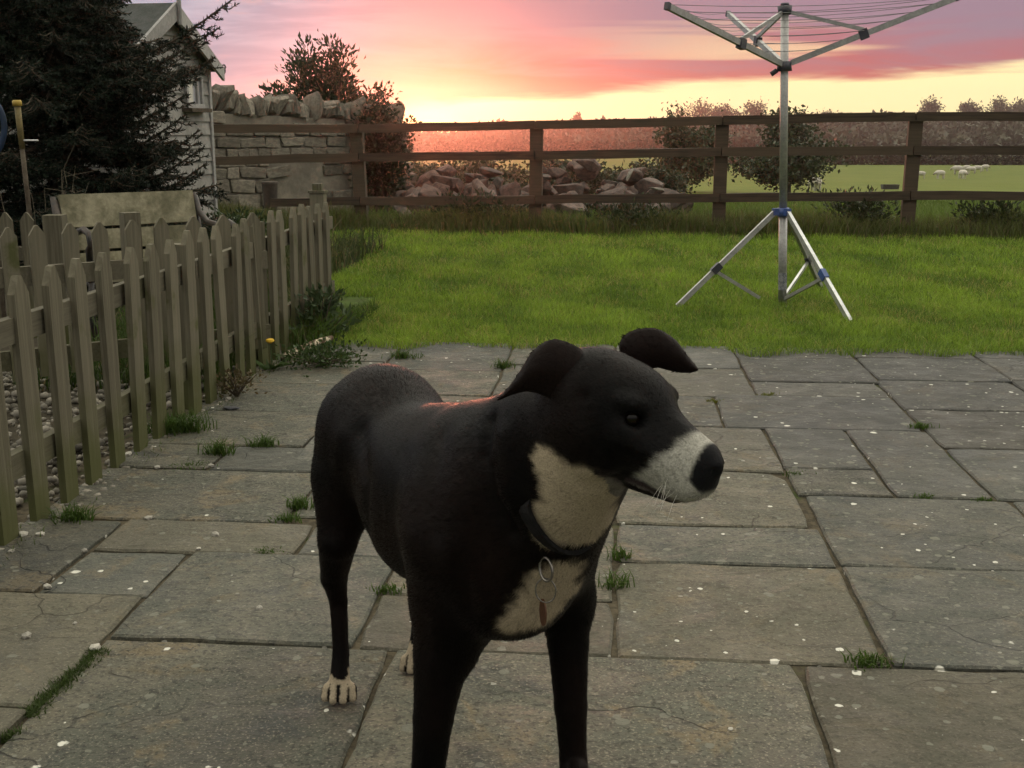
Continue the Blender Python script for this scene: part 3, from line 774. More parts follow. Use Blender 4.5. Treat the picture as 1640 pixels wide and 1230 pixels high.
def build_cross_fence():
    r = np.random.default_rng(12)
    A = W(-60, 357, 4.95); B = W(425, 339, 5.75); A[2] = B[2] = 0
    d = (B - A); L = np.linalg.norm(d); d /= L; rz = math.atan2(d[1], d[0])
    root = empty('picket_fence', A, rz)
    tag(root, 'dark grey picket fence crossing behind the near one, in front of the bench', 'fence', 'picket fences')
    m = picket_mesh('picket', .066, .02, .66, .045, M_PICKET, 40)
    for k, (px, py) in enumerate(((-38, 361), (10, 362), (56, 358), (107, 355), (160, 353), (207, 350), (256, 346), (307, 344), (355, 342), (404, 338))):
        # distance along the run where the sight line crosses it
        q = ray(px, py); n = np.array([-d[1], d[0], 0]); t = ((A - (0, 0, CAMH)) @ n) / (q @ n); p = np.array([0, 0, CAMH]) + q * t
        s = (p - A) @ d
        obj('picket', m, root, (s, -.012, p[2] - .665), (r.normal(0, .008), r.normal(0, .012), math.pi / 2 + r.normal(0, .03)))
    for z in (.52, .16):
        MB().box((L / 2, .014, z), (L, .03, .085)).build('rail', M_PICKET_RAIL, root)
    for s, h in ((.72, .77), (L - .03, .70)):
        MB().box((0, 0, h / 2 - .02), (.075, .07, h + .04)).build('post', M_PICKET, root, loc=(s, .066, 0))
    # a short return further back on the left
    A2 = W(-70, 345, 6.2); A2[2] = 0
    r2 = empty('picket_fence', A2, .05)
    tag(r2, 'short low stretch of pickets with a flat-topped post at the far left', 'fence', 'picket fences')
    for k, px in enumerate((-60, -25, 8, 42)):
        p = W(px, 340, 6.2); obj('picket', m, r2, ((p - A2)[0], -.012, p[2] - .66), (0, r.normal(0, .01), math.pi / 2))
    MB().box((.25, .014, .50), (.62, .03, .07)).build('rail', M_PICKET_RAIL, r2)
    MB().box((0, .02, .33), (.10, .09, .74)).build('post', M_PICKET, r2, loc=((W(82, 340, 6.2) - A2)[0], 0, 0))
build_cross_fence()

# ================================================================ post and rail fence at the end of the lawn
def build_rail_fence():
    r = np.random.default_rng(13)
    P0 = W(575, 300, 13.9); P1 = W(1462, 300, 13.1); d = P1 - P0; d[2] = 0; d /= np.linalg.norm(d); rz = math.atan2(d[1], d[0])
    base = P0.copy(); base[2] = 0
    root = empty('rail_fence', base, rz)
    tag(root, 'dark timber post and rail fence with three rails across the end of the lawn', 'fence')
    n = np.array([-d[1], d[0], 0])
    def along(px, py=250):
        q = ray(px, py); t = ((base - (0, 0, CAMH)) @ n) / (q @ n); p = np.array([0, 0, CAMH]) + q * t
        return (p - base) @ d, p[2]
    posts = [300, 575, 857, 1155, 1462, 1790, 2130]
    S = [along(x)[0] for x in posts]
    lines = {'top': [(335, 206), (575, 206), (857, 200), (1155, 193), (1462, 187), (1640, 185)], 'mid': [(335, 258), (575, 252), (857, 249), (1155, 243), (1462, 241), (1640, 240)], 'low': [(430, 324), (575, 322), (857, 320), (1155, 317), (1462, 313), (1640, 312)]}
    zs = {}
    for k, pts in lines.items():
        q = [along(*p) for p in pts]; zs[k] = lambda s, q=q: float(np.interp(s, [a for a, b in q], [b for a, b in q]))
    for i, s in enumerate(S):
        top = zs['top'](s) + .035
        MB().box((0, 0, (top - .35) / 2), (.145, .09, top + .35)).build('post', M_RAIL, root, loc=(s, .062, 0), rot=(0, r.normal(0, .01), 0))
    for k in lines:
        for i in range(len(S) - 1):
            a = np.array([S[i] + .006, 0, zs[k](S[i])]); b = np.array([S[i + 1] - .006, 0, zs[k](S[i + 1])])
            if i == 0: a[0] = along(335)[0] if k != 'low' else along(430)[0]
            c = (a + b) / 2; L = b[0] - a[0]
            mb = MB(); nseg = 5
            # sawn rails, never quite straight
            xs = np.linspace(-L / 2, L / 2, nseg + 1); hz = np.array([r.normal(0, .004) for _ in xs]); hz[0] = hz[-1] = 0
            V = []; F = []
            for x, h in zip(xs, hz):
                for y, z in ((-.02, -.047), (.018, -.047), (.018, .047), (-.02, .047)): V.append((x, y, z + h + r.normal(0, .0015)))
            for g in range(nseg):
                for e in range(4): F.append([g * 4 + e, g * 4 + (e + 1) % 4, (g + 1) * 4 + (e + 1) % 4, (g + 1) * 4 + e])
            F += [[3, 2, 1, 0], [nseg * 4 + e for e in range(4)]]
            mb.add(V, F); mb.build('rail', M_RAIL, root, loc=c, rot=(0, -math.atan2(b[2] - a[2], L), 0))
    return base, d
RF_BASE, RF_DIR = build_rail_fence()

# long grass left uncut along the foot of the fence
def build_long_grass():
    r = np.random.default_rng(14); n = 34000
    s = r.uniform(-2.6, 9.0, n); w = np.abs(r.normal(0, .30, n)) * np.where(r.uniform(size=n) < .35, -1, 1)
    nn = np.array([-RF_DIR[1], RF_DIR[0], 0])
    P = RF_BASE[None] + RF_DIR[None] * s[:, None] + nn[None] * (w + .10)[:, None]; P[:, 2] = -.03
    a = vnoise(P, 1.4, 8)
    c = np.array((.050, .065, .016)) + (np.array((.10, .115, .028)) - np.array((.050, .065, .016))) * a[:, None]
    k = r.uniform(size=n) < .16; c[k] = (.13, .105, .055)
    o = blades('long_grass', P, .10 + .24 * a, .010, c, M_GRASS, .5, .5, rng=r)
    tag(o, 'uncut dark tufty grass along the foot of the rail fence', 'grass', kind='stuff')
    # rough grass of the paddock just beyond
    n = 30000
    Y = r.uniform(14.0, 26, n); X = r.uniform(-.16, .46, n) * Y
    P = np.stack([X, Y, ground_z(X, Y) - .03], 1); a = vnoise(P, .9, 9)
    c = np.array((.075, .105, .022)) + (np.array((.11, .16, .03)) - np.array((.075, .105, .022))) * a[:, None]
    o = blades('paddock_grass', P, .10 + .10 * a, .014, c, M_GRASS, .5, .5, rng=r)
    tag(o, 'rough paddock grass beyond the rail fence', 'grass', kind='stuff')
build_long_grass()

# ================================================================ rotary clothes dryer
def build_dryer():
    b = G(1253, 484); Yb = b[1]
    root = empty('rotary_dryer', b)
    tag(root, 'grey metal rotary clothes dryer with three arms and blue-jointed tripod legs on the lawn', 'clothes dryer')
    zt = W(1257, 8, Yb)[2]; zh = W(1256, 105, Yb)[2]; zc = W(1253, 339, Yb)[2]
    lean = (W(1257, 8, Yb)[0] - b[0]) / zt
    ax = lambda z: np.array([lean * z, 0, z])
    MB().tube([ax(-.03), ax(zc)], .0275, 14).build('lower_pole', M_ALU_W, root, True)
    MB().tube([ax(zc), ax(zt)], .0255, 14).build('upper_pole', M_ALU_W, root, True)
    MB().tube([ax(.085), ax(.20)], .0283, 14, False).build('printed_label', mat_simple('faded dark label', (.10, .11, .13), (.28, .28, .28), 60., .6, 0, .3), root, True)
    hub = MB(); hub.tube([ax(zt - .06), ax(zt - .005)], [.040, .048], 12); hub.tube([ax(zt - .005), ax(zt + .012)], [.030, .026], 10)
    hub.build('top_hub', M_BLACKP, root, True)
    hub2 = MB(); hub2.tube([ax(zh - .035), ax(zh + .025)], [.050, .044], 12)
    hub2.bar(ax(zh) + (-.05, -.01, -.03), ax(zh) + (-.085, -.012, -.055), .02, .03)
    hub2.build('arm_hub', M_BLACKP, root, True)
    # arms: tips seen at these picture points, a third of a turn apart
    R = 1.235; tips = []
    for (px, py, az) in ((1069, 10, 131), (1533, -4, 11), (1166, 22, -109)):
        a = math.radians(az); Y = Yb - R * math.sin(a); p = W(px, py, Y) - b
        tips.append(p)
    joints = []
    for k, p in enumerate(tips):
        o = ax(zh); dirn = (p - o) / np.linalg.norm(p - o); s0 = o + dirn * .045
        am = MB().bar(s0, p, .026, .036).build('arm', M_ALU_W, root)
        MB().bar(p - dirn * .012, p + dirn * .012, .030, .041).build('end_cap', M_BLACKP, am)
        q = o + (p - o) * (.40, .47, .44)[k]
        MB().bar(q - dirn * .028, q + dirn * .028, .040, .062, ).build('arm_clamp', M_BLACKP, am)
        st = ax(zt - .035) + (q - ax(zt - .035)) * .05
        MB().bar(st, q + np.array([0, 0, .028]), .014, .024).build('strut', M_ALU_W, root)
        joints.append(q)
    ml = mat_simple('grey plastic line', (.20, .19, .20), (.16, .15, .16), 30., .6, 0, .3)
    for i in range(3):
        for t in (.22, .36, .50, .64, .76, .88, .985):
            o = ax(zh); A = o + (tips[i] - o) * t + (0, 0, .014); B = o + (tips[(i + 1) % 3] - o) * t + (0, 0, .014)
            pts = [A + (B - A) * s + np.array([0, 0, -.03 * 4 * s * (1 - s) * t]) for s in np.linspace(0, 1, 7)]
            MB().tube(pts, .0019, 4, False).build('washing_line', ml, root)
    # tripod
    col = MB(); col.tube([ax(zc - .03), ax(zc + .025)], .040, 12)
    for px, py in ((1238, 341), (1264, 340)): pass
    colo = col.build('tripod_collar', M_BLUE, root, True)
    feet = [(G(1085, 488) - b, M_ALU_W, M_BLACKP), (G(1362, 513) - b, M_ALU, M_BLUE), (G(1316, 459) - b, M_ALU_W, M_BLACKP)]  # right leg in paler metal: its sky-lit brightness is put into the colour
    for k, (ft, mm, mc) in enumerate(feet):
        out = np.array([ft[0], ft[1], 0]); out /= np.linalg.norm(out)
        top = ax(zc) + out * .055; ft = ft + np.array([0, 0, -.01])
        lug = MB().bar(ax(zc) + out * .03, ax(zc) + out * .072, .035, .045).build('lug', M_BLUE, colo)
        lg = MB().bar(top, ft, .024, .032).build('leg', mm, root)
        dn = (ft - top) / np.linalg.norm(ft - top)
        t = (.60, .59, .60)[k]; q = top + (ft - top) * t
        MB().bar(q - dn * .035, q + dn * .035, .034, .046).build('leg_clamp', mc, lg)
        e = ax(.03) + out * .035 + (np.array([-.10, 0, 0]) * 0 if k else np.array([-.12, .0, 0]))
        MB().bar(q - np.array([0, 0, .02]), e, .016, .022).build('brace', (M_ALU_W, M_ALU_W, M_ALU)[k], root)  # rear brace paler likewise, its brightness painted into the metal
build_dryer()

# ================================================================ stone wall, pot, rocks
def build_wall():
    r = np.random.default_rng(15)
    A = W(296, 300, 14.9); B = W(648, 300, 17.6); A[2] = B[2] = 0
    d = B - A; L = np.linalg.norm(d); d /= L; rz = math.atan2(d[1], d[0])
    root = empty('stone_wall', A, rz)
    tag(root, 'old field stone wall topped with upright coping stones, behind the rail fence', 'wall')
    mstone = mat_simple('pale wall stone', (.24, .21, .165), (.14, .125, .10), 5., .9, .6, .2, 0., .7)
    mmort = mat_simple('rough cement render', (.27, .24, .19), (.18, .16, .13), 2.5, .95, .6, .1, 0., 0.)
    hL, hR = W(330, 178, 15.1)[2], W(640, 196, 17.5)[2]
    core = MB(); n = 12
    for i in range(n):
        a, b = L * i / n, L * (i + 1) / n; h = hL + (hR - hL) * (i + .5) / n
        core.box(((a + b) / 2, .2, (h - .5) / 2), (b - a, .34, h + .5))
    core.build('mortar_core', mmort, root)
    stones = [block_mesh('wall_stone', mstone, 100 + k) for k in range(10)]
    k = 0; z = -.05
    while z < hL - .05:
        ch = r.uniform(.10, .19); x = r.uniform(-.1, .1)
        while x < L:
            w = r.uniform(.14, .42); h = hL + (hR - hL) * x / L
            plaster = (1.25 < x < 2.05 and z < .75)             # a rendered stretch without bare stones
            if z + ch < h + .02 and not plaster and r.uniform() < .9:
                o = obj('wall_stone', stones[k % 10], root, (x + w / 2, .045 + r.normal(0, .010), z + ch / 2), (r.normal(0, .03), r.normal(0, .04), r.normal(0, .03)))
                o.scale = (w * .95, .12, ch * .90); k += 1
            x += w
        z += ch
    cop = [block_mesh('coping_stone', mstone, 200 + q, .26, .12) for q in range(8)]
    x = .0; q = 0
    while x < L:
        w = r.uniform(.06, .15); h = hL + (hR - hL) * x / L; ht = r.uniform(.20, .40) * (1 - .35 * x / L)
        o = obj('coping_stone', cop[q % 8], root, (x, .17 + r.normal(0, .015), h + ht * .42), (r.normal(0, .08), r.normal(.18, .12), r.normal(0, .1)))
        o.scale = (w * 1.05, .36, ht); x += w; q += 1
build_wall()

def build_pot():
    b = W(433, 318, 14.6)
    mb = MB(); mb.tube([(0, 0, -.3), (0, 0, .0), (0, 0, .17), (0, 0, .20), (0, 0, .205)], [.07, .085, .095, .105, .09], 14)
    o = mb.build('chimney_pot', mat_simple('dark clay', (.11, .085, .065), (.07, .055, .045), 10., .8, .3, .3), None, True, loc=b)
    tag(o, 'small dark clay pot standing in front of the stone wall', 'pot')
    MB().tube([(0, 0, -1.2), (0, 0, -.3)], [.09, .08], 10).build('stand', M_BARK, o)
build_pot()

def build_rocks():
    r = np.random.default_rng(16)
    base = [shard_mesh('rock', M_ROCK, 300 + k) for k in range(9)]
    spots = []
    # the heap: wide at the foot, highest around the middle right
    for i in range(190):
        px = r.uniform(640, 1080); env = np.interp(px, [640, 720, 800, 900, 960, 1020, 1085], [.38, .62, .72, .76, .80, .62, .15])
        Y = r.uniform(15.6, 18.2); lift = r.uniform(0, 1) ** .8 * env * np.clip(1 - abs(Y - 17.0) / 1.6, .1, 1)
        p = W(px, 300, Y); s = r.uniform(.16, .42) * (1.1 - .25 * lift)
        spots.append((p[0], Y, ground_z(p[0], Y) - .03 + lift + s * .15, s))
    for i, (x, y, z, s) in enumerate(spots):
        o = obj('rock', base[i % 9], None, (x, y, z), (r.uniform(-.5, .5), r.uniform(-.5, .5), r.uniform(0, 6.28)))
        o.scale = (s * r.uniform(1.0, 1.7), s * r.uniform(.9, 1.3), s * r.uniform(.6, 1.0))
        px = 820 + FPX * x / (y * CT + (CAMH - z) * ST)
        lab = '%s brown rock %s the %s of the stone heap' % ('big' if s > .32 else 'small', 'on top of' if z > .42 else 'low down in', 'left third' if px < 785 else 'middle third' if px < 930 else 'right third')
        tag(o, lab, 'rock', 'rocks in the heap beyond the fence')
    for k, (px, py, sz, rot) in enumerate(((1008, 280, (.07, .05, .20), .5), (1052, 302, (.26, .06, .05), .1))):
        o = obj('pale_stone', base[k], None, W(px, py, 15.5), (0, rot, .3)); o.scale = sz
        o.data = base[k].copy(); o.data.materials.clear(); o.data.materials.append(mat_simple('pale broken stone', (.34, .31, .26), (.22, .20, .17), 12., .9, .4))
        tag(o, ('thin pale stone stuck upright on the right of the rock heap', 'long pale stone lying at the right end of the rock heap')[k], 'stone')
build_rocks()
# ================================================================ garden corner on the left
def build_playhouse():
    r = np.random.default_rng(17)
    ap = W(262, 10, 11.0); b = math.radians(81)
    root = empty('playhouse', (ap[0], ap[1], 0), b)      # local x runs along the gable (left to right), local y back along the ridge
    tag(root, 'pale boarded playhouse with a dark pitched roof behind the spruce', 'shed')
    za = ap[2]; ze = W(338, 118, 11.9)[2] + .02; hw = .86; he = 1.0; dep = 1.9
    mwall = mat_simple('pale painted boards', (.30, .285, .265), (.23, .22, .20), 4., .7, .15, .3, 0., .12)
    mroof = mat_simple('grey roofing felt', (.075, .078, .075), (.055, .06, .055), 10., .95, .4, .1, 0., 0.)
    mtrim = mat_simple('white gable trim', (.36, .345, .33), (.28, .27, .26), 5., .7, .15, .3)
    zw = ze + (za - ze) * (he - hw) / he - .05           # where the wall meets the roof at the corner
    slope = (za - ze) / he
    # inner box keeps it closed behind the boards
    MB().prism([(-hw + .02, -.1), (hw - .02, -.1), (hw - .02, zw - .02), (0, za - .08), (-hw + .02, zw - .02)], dep - .04, [(1, 0, 0), (0, 0, 1), (0, 1, 0)], (0, .02, 0)).build('inner_wall', mwall, root)
    z = -.05; bh = .125
    while z < za - .1:
        z1 = z + bh; w0 = hw
        if z > zw: w0 = max(.03, (za - .05 - z) / slope)
        w1 = hw if z1 < zw else max(.02, (za - .05 - z1) / slope)
        if z < zw < z1: w0 = hw
        bd = MB(); bd.add([(-w0, -.022, z), (w0, -.022, z), (w1, -.006, z1), (-w1, -.006, z1), (-w0, .012, z), (w0, .012, z), (w1, .012, z1), (-w1, .012, z1)],
                          [(0, 1, 2, 3), (4, 7, 6, 5), (0, 4, 5, 1), (3, 2, 6, 7), (1, 5, 6, 2), (0, 3, 7, 4)])
        bd.build('wall_board', mwall, root)
        if z1 < zw:
            for sx in (-1, 1):
                sd = MB(); sd.add([(sx * (hw + .022), .0, z), (sx * (hw + .022), dep, z), (sx * (hw + .006), dep, z1), (sx * (hw + .006), 0, z1), (sx * (hw - .012), 0, z), (sx * (hw - .012), dep, z), (sx * (hw - .012), dep, z1), (sx * (hw - .012), 0, z1)],
                                  [(0, 1, 2, 3), (4, 7, 6, 5), (0, 4, 5, 1), (3, 2, 6, 7), (1, 5, 6, 2), (0, 3, 7, 4)])
                sd.build('wall_board', mwall, root)
        z = z1
    for sx in (-1, 1): MB().box((sx * (hw + .006), -.012, zw / 2 - .05), (.05, .045, zw + .08)).build('corner_post', mtrim, root)
    for sx in (-1, 1):
        a = np.array([0, 0, za]); e = np.array([sx * he, 0, ze]); nrm = np.array([sx * (za - ze), 0, he]); nrm /= np.linalg.norm(nrm)
        V = [a + (0, -.10, 0), e + (0, -.10, 0), e + (0, dep + .1, 0), a + (0, dep + .1, 0)]
        V = [v for v in V] + [v + nrm * .03 for v in V]
        MB().add(V, [(3, 2, 1, 0), (4, 5, 6, 7), (0, 1, 5, 4), (1, 2, 6, 5), (2, 3, 7, 6), (3, 0, 4, 7)]).build('roof', mroof, root)
        bb = MB(); V = [a + (0, -.13, .035), e + (0, -.13, .035), e + (0, -.13, -.085), a + (0, -.13, -.115)]; V = V + [v + np.array([0, .028, 0]) for v in V]
        bb.add(V, [(0, 1, 2, 3), (4, 7, 6, 5), (0, 4, 5, 1), (3, 2, 6, 7), (1, 5, 6, 2), (0, 3, 7, 4)]).build('bargeboard', mtrim, root)
    MB().tube([(0, -.145, za - .16), (0, -.145, za + .02), (0, -.145, za + .12), (0, -.145, za + .2)], [.02, .022, .018, .004], 8).build('finial', mtrim, root)
    # small window near the right corner
    win = empty('window', (0, 0, 0)); win.parent = root
    wx, wz, ww, wh = .47, W(302, 147, 11.5)[2], .34, .26
    win.location = (wx, -.03, wz)
    for (x, z_, sx, sz) in ((0, wh / 2, ww + .06, .04), (0, -wh / 2, ww + .06, .04), (-ww / 2, 0, .04, wh - .04), (ww / 2, 0, .04, wh - .04), (.06, 0, .025, wh - .04)):
        MB().box((x, 0, z_), (sx, .04, sz)).build('frame', mtrim, win)
    t = NT('window glass'); t.done((.42, .42, .45), .06, None, .6)
    MB().box((0, .008, 0), (ww - .04, .01, wh - .04)).build('pane', t.m, win)
    MB().box((0, -.03, -wh / 2 - .04), (ww + .12, .10, .035)).build('sill', M_BARK, win)
    MB().box((0, -.02, wh / 2 + .06), (ww + .22, .06, .05)).build('lintel', M_BARK, win)
    # curled iron bracket at the eave
    c = np.array([he + .06, -.10, ze + .02]); pts = []
    for k in range(22):
        t_ = k / 21; a = .5 + t_ * 8.5; q = .055 * (1 - .75 * t_); pts.append(c + (math.cos(a) * q, 0, math.sin(a) * q))
    MB().tube([c + (-.12, 0, -.05)] + pts, .008, 5).build('iron_scroll', M_IRON, root)
build_playhouse()

def needles(acc, a, b, r, rng, dens=240, ln=.036):
    """needles set round a twig from a to b"""
    L = np.linalg.norm(b - a); n = max(6, int(L * dens)); d = (b - a) / (L + 1e-9)
    t = rng.uniform(0, 1, n); P = a + (b - a) * t[:, None]
    v = rng.normal(size=(n, 3)); v -= (v @ d)[:, None] * d; v /= np.linalg.norm(v, axis=1)[:, None] + 1e-9
    D = v * .8 + d * .65; l = ln * rng.uniform(.8, 1.2, n) * (1 - .4 * t ** 4)
    T = P + D * l[:, None]; S = np.cross(D, rng.normal(size=(n, 3))); S /= np.linalg.norm(S, axis=1)[:, None] + 1e-9; S *= .0055
    acc.append(np.stack([P - S, P + S, T], 1))

def build_spruce():
    r = np.random.default_rng(18)
    b = W(105, 300, 8.5); b[2] = -.05
    root = empty('spruce_tree', b)
    tag(root, 'dark drooping spruce tree in front of the pale playhouse', 'tree')
    MB().tube([(0, 0, 0), (.02, 0, 1.2), (0, .02, 2.6), (0, 0, 4.3)], [.10, .085, .055, .012], 9).build('trunk', M_BARK, root, True)
    wood = MB(); acc = []
    def branch(p0, p1, sag, ntw, tl, dens=150):
        p0 = np.array(p0); p1 = np.array(p1); L = np.linalg.norm(p1 - p0)
        C = [p0 + (p1 - p0) * t + np.array([0, 0, -sag * L * math.sin(math.pi * t)]) for t in np.linspace(0, 1, 7)]
        wood.tube(C, list(np.linspace(.016, .005, 7)), 5)
        for i in range(6):
            if i > 1: needles(acc, C[i], C[i + 1], 0, r, dens)
        d0 = (p1 - p0) / L; sd = np.cross(d0, (0, 0, 1)); sd /= np.linalg.norm(sd) + 1e-9
        for k in range(ntw):
            t = .18 + .80 * (k + r.uniform()) / ntw; i = min(5, int(t * 6)); q = C[i] + (C[i + 1] - C[i]) * (t * 6 - i)
            sg = 1 if k % 2 else -1; ln = tl * (1.15 - .8 * t) * r.uniform(.7, 1.25)
            dr = d0 * .75 + sd * sg * r.uniform(.45, .95) + np.array([0, 0, r.uniform(-.45, .12)]); dr /= np.linalg.norm(dr)
            e = q + dr * ln; wood.tube([q, (q + e) / 2 + np.array([0, 0, -.02]), e], [.005, .004, .0025], 4, False)
            needles(acc, q, (q + e) / 2 + np.array([0, 0, -.02]), 0, r, dens); needles(acc, (q + e) / 2 + np.array([0, 0, -.02]), e, 0, r, dens)
            if ln > .16:
                for _ in range(3):
                    s = r.uniform(.3, .9); q2 = q + (e - q) * s
                    d2 = dr * .8 + np.cross(dr, (0, 0, 1)) * r.choice([-1, 1]) * .6 + np.array([0, 0, r.uniform(-.5, 0)]); d2 /= np.linalg.norm(d2)
                    needles(acc, q2, q2 + d2 * ln * .42, 0, r, dens)
    z = .30
    while z < 3.9:
        n = 9 if z < 2.4 else 6; a0 = r.uniform(0, 6.28); Lb = np.interp(z, [.3, 1.2, 2.2, 3.9], [1.12, 1.10, 1.0, .40])
        for k in range(n):
            a = a0 + 2 * math.pi * k / n + r.normal(0, .15); L = Lb * r.uniform(.8, 1.12)
            # the side towards the playhouse is ragged: long low limbs, a bare stretch, then one broad tier
            if math.cos(a) > .25:
                L = np.interp(z, [.3, .95, 1.05, 1.28, 1.36, 1.58, 1.66, 1.86, 1.94, 2.6, 3.9], [1.0, .95, .72, .68, .42, .42, .80, .74, .36, .36, .30]) / max(.55, math.cos(a)) * r.uniform(.75, 1.05)
            branch((0, 0, z), (math.cos(a) * L, math.sin(a) * L, z - .12 * L + r.normal(0, .06)), .12, 26, .36)
        z += .115 + r.uniform(0, .04)
    # limbs that show as outlines against the sky and the boards
    for px, py, Y, z0 in ((374, -2, 8.1, 1.55), (352, 44, 8.2, 1.50), (345, 92, 8.2, 1.35), (318, 62, 8.0, 1.45), (300, 150, 8.1, 1.15), (283, 118, 8.1, 1.2), (320, 208, 8.1, .75), (326, 236, 8.2, .70), (330, 262, 8.2, .55), (300, 182, 8.1, .95), (262, 170, 8.0, 1.0), (296, 285, 8.1, .5), (190, 8, 8.0, 2.1), (90, 6, 8.0, 2.15), (30, 14, 8.0, 2.1), (140, 2, 8.0, 2.2)):
        p = W(px, py, Y) - b
        branch((0, 0, z0), p, .08, 24, .24, 170)
    A = np.concatenate(acc); V = A.reshape(-1, 3); F = np.arange(len(V)).reshape(-1, 3)
    c = np.array((.012, .020, .011)) * r.uniform(.6, 1.4, (len(A), 1))
    obj('crown', mesh('crown', V, F, M_NEEDLE, colors=np.repeat(c, 3, 0)), root)
    wood.build('limbs', M_BARK, root)
build_spruce()

def build_bench():
    c = W(232, 400, 6.9); c[2] = 0
    root = empty('garden_bench', c, math.radians(38))
    tag(root, 'weathered pale garden bench with curled iron arms behind the picket fences', 'bench')
    zt = W(200, 307, 7.05)[2]; hw = .40
    for k, (z, h) in enumerate(((zt - .10, .19), (zt - .265, .115), (zt - .385, .10))):
        MB().box((0, 0, 0), (hw * 2, .028, h)).build('back_board', M_BENCH, root, loc=(0, .20 - .045 * k, z), rot=(-.24, 0, .0))
    zs = zt - .45
    for k in range(4): MB().box((0, 0, 0), (hw * 2, .085, .026)).build('seat_slat', M_BENCH, root, loc=(0, .06 - .098 * k, zs), rot=(0, 0, 0))
    for sx in (-1, 1):
        fr = MB(); x = sx * (hw + .022)
        fr.tube([(x, .25, zt - .02), (x, .17, zs + .15), (x, .12, zs), (x, .20, zs - .2), (x, .24, -.02)], .016, 7)
        fr.tube([(x, -.30, -.02), (x, -.27, zs - .2), (x, -.30, zs)], .016, 7)
        fr.tube([(x, .12, zs - .02), (x, -.30, zs - .02)], .014, 7)
        fr.build('end_frame', M_IRON, root, True)
        arm = MB(); pts = [(x, .23, zt - .04), (x, .18, zt - .13), (x, .06, zt - .19), (x, -.10, zt - .20), (x, -.24, zt - .17), (x, -.32, zt - .19), (x, -.34, zt - .25), (x, -.30, zt - .27), (x, -.30, zs)]
        arm.tube(pts, .019, 7); arm.build('armrest', M_IRON, root, True)
build_bench()

def build_handle():
    a = W(27, 162, 6.9); f = W(46, 330, 6.9)
    root = empty('garden_post', f)
    tag(root, 'thin dark stake with a yellow top standing in front of the spruce', 'stake')
    up = a - f
    my = mat_simple('faded yellow plastic', (.52, .36, .06), (.40, .27, .05), 14., .5, .05, .4)
    MB().tube([(0, 0, -.7), (0, 0, 0), up * .55], [.014, .014, .014], 9).build('stake', M_BARK, root, True)
    MB().tube([up * .55, up * .98], [.016, .018], 10).build('sleeve', mat_simple('dirty yellow sleeve', (.17, .13, .05), (.10, .08, .035), 14., .6, .1, .3), root, True)
    MB().tube([up * .955, up * 1.0, up * 1.01], [.026, .026, .02], 12).build('cap', my, root, True)
    MB().tube([up * .63, up * .63 + np.array([.10, -.01, .0])], .006, 6).build('peg', M_ALU, root)
    # loop of blue hose at the picture's edge
    pts = [W(-31 + 38 * math.cos(t), 205 + 52 * math.sin(t), 6.9) for t in np.linspace(-1.5, 1.2, 14)]
    o = MB().tube(pts, .018, 8).build('hose', mat_simple('dark blue hose', (.02, .04, .085), (.015, .03, .06), 12., .6, .05), None, True); tag(o, 'blue hose looped at the left edge beside the yellow-topped stake', 'hose')
    pk = MB(); p0 = pts[0]; pk.tube([p0 + (0, .01, .05), p0 + (0, .01, -1.3)], .02, 6); pk.build('hook_stake', M_BARK, o)
build_handle()

# ================================================================ gravel behind the near fence
def build_gravel():
    r = np.random.default_rng(19)
    import bmesh
    bm = bmesh.new(); bmesh.ops.create_icosphere(bm, subdivisions=1, radius=1.); bm.verts.ensure_lookup_table()
    U = np.array([v.co[:] for v in bm.verts]); FF = np.array([[v.index for v in f.verts] for f in bm.faces]); bm.free()
    n = 5200
    u = -1.80 - r.uniform(0, 1, n) ** 1.0 * 2.2; v = r.uniform(2.2, 5.6, n)
    k = np.arange(n) < 420; u[k] = r.uniform(-1.79, -1.62, k.sum()); v[k] = r.uniform(2.3, 5.2, k.sum())
    P = UA[None] * u[:, None] + VA[None] * v[:, None]; P[:, 2] = np.where(k, -.004, r.uniform(-.03, .012, n) + .012)
    s = r.uniform(.009, .024, n) * np.where(k, .62, 1); S = s[:, None] * r.uniform(.6, 1.25, (n, 3)); S[:, 2] *= .7
    a = r.uniform(0, 6.28, n); ca, sa = np.cos(a), np.sin(a)
    Q = (U[None] * (1 + r.normal(0, .10, (n, len(U), 1)))) * S[:, None, :]
    X = Q[..., 0] * ca[:, None] - Q[..., 1] * sa[:, None]; Yy = Q[..., 0] * sa[:, None] + Q[..., 1] * ca[:, None]
    V = np.stack([X, Yy, Q[..., 2]], 2) + P[:, None, :]
    F = (FF[None] + (np.arange(n) * len(U))[:, None, None]).reshape(-1, 3)
    tone = r.uniform(.45, 1.15, n)[:, None] * np.where(r.uniform(size=(n, 1)) < .5, np.array([[.26, .235, .19]]), np.array([[.16, .145, .115]]))
    t = NT('gravel'); at = t.n('ShaderNodeAttribute', attribute_name='tint'); mg = t.done(at.outputs['Color'], .85, t.bump(t.noise(t.coord('Position'), 120., 3), .3, .004), .3)
    o = obj('gravel', mesh('gravel', V.reshape(-1, 3), F, mg, True, np.repeat(tone, len(U), 0))); tag(o, 'bed of pale gravel behind the near picket fence', 'gravel', kind='stuff')
    ms = mat_simple('dark garden soil', (.040, .034, .024), (.065, .055, .038), 12., .95, .6, .1, 0., 0., 'Position')
    A, B, C, D = PV(-1.77, 1.2, -.016), PV(-6., 1.2, -.016), PV(-7., 9.8, -.016), PV(-1.77, 7.2, -.016)
    o = obj('garden_bed', mesh('garden_bed', [A, B, C, D], [[3, 2, 1, 0]], ms)); tag(o, kind='structure')
build_gravel()

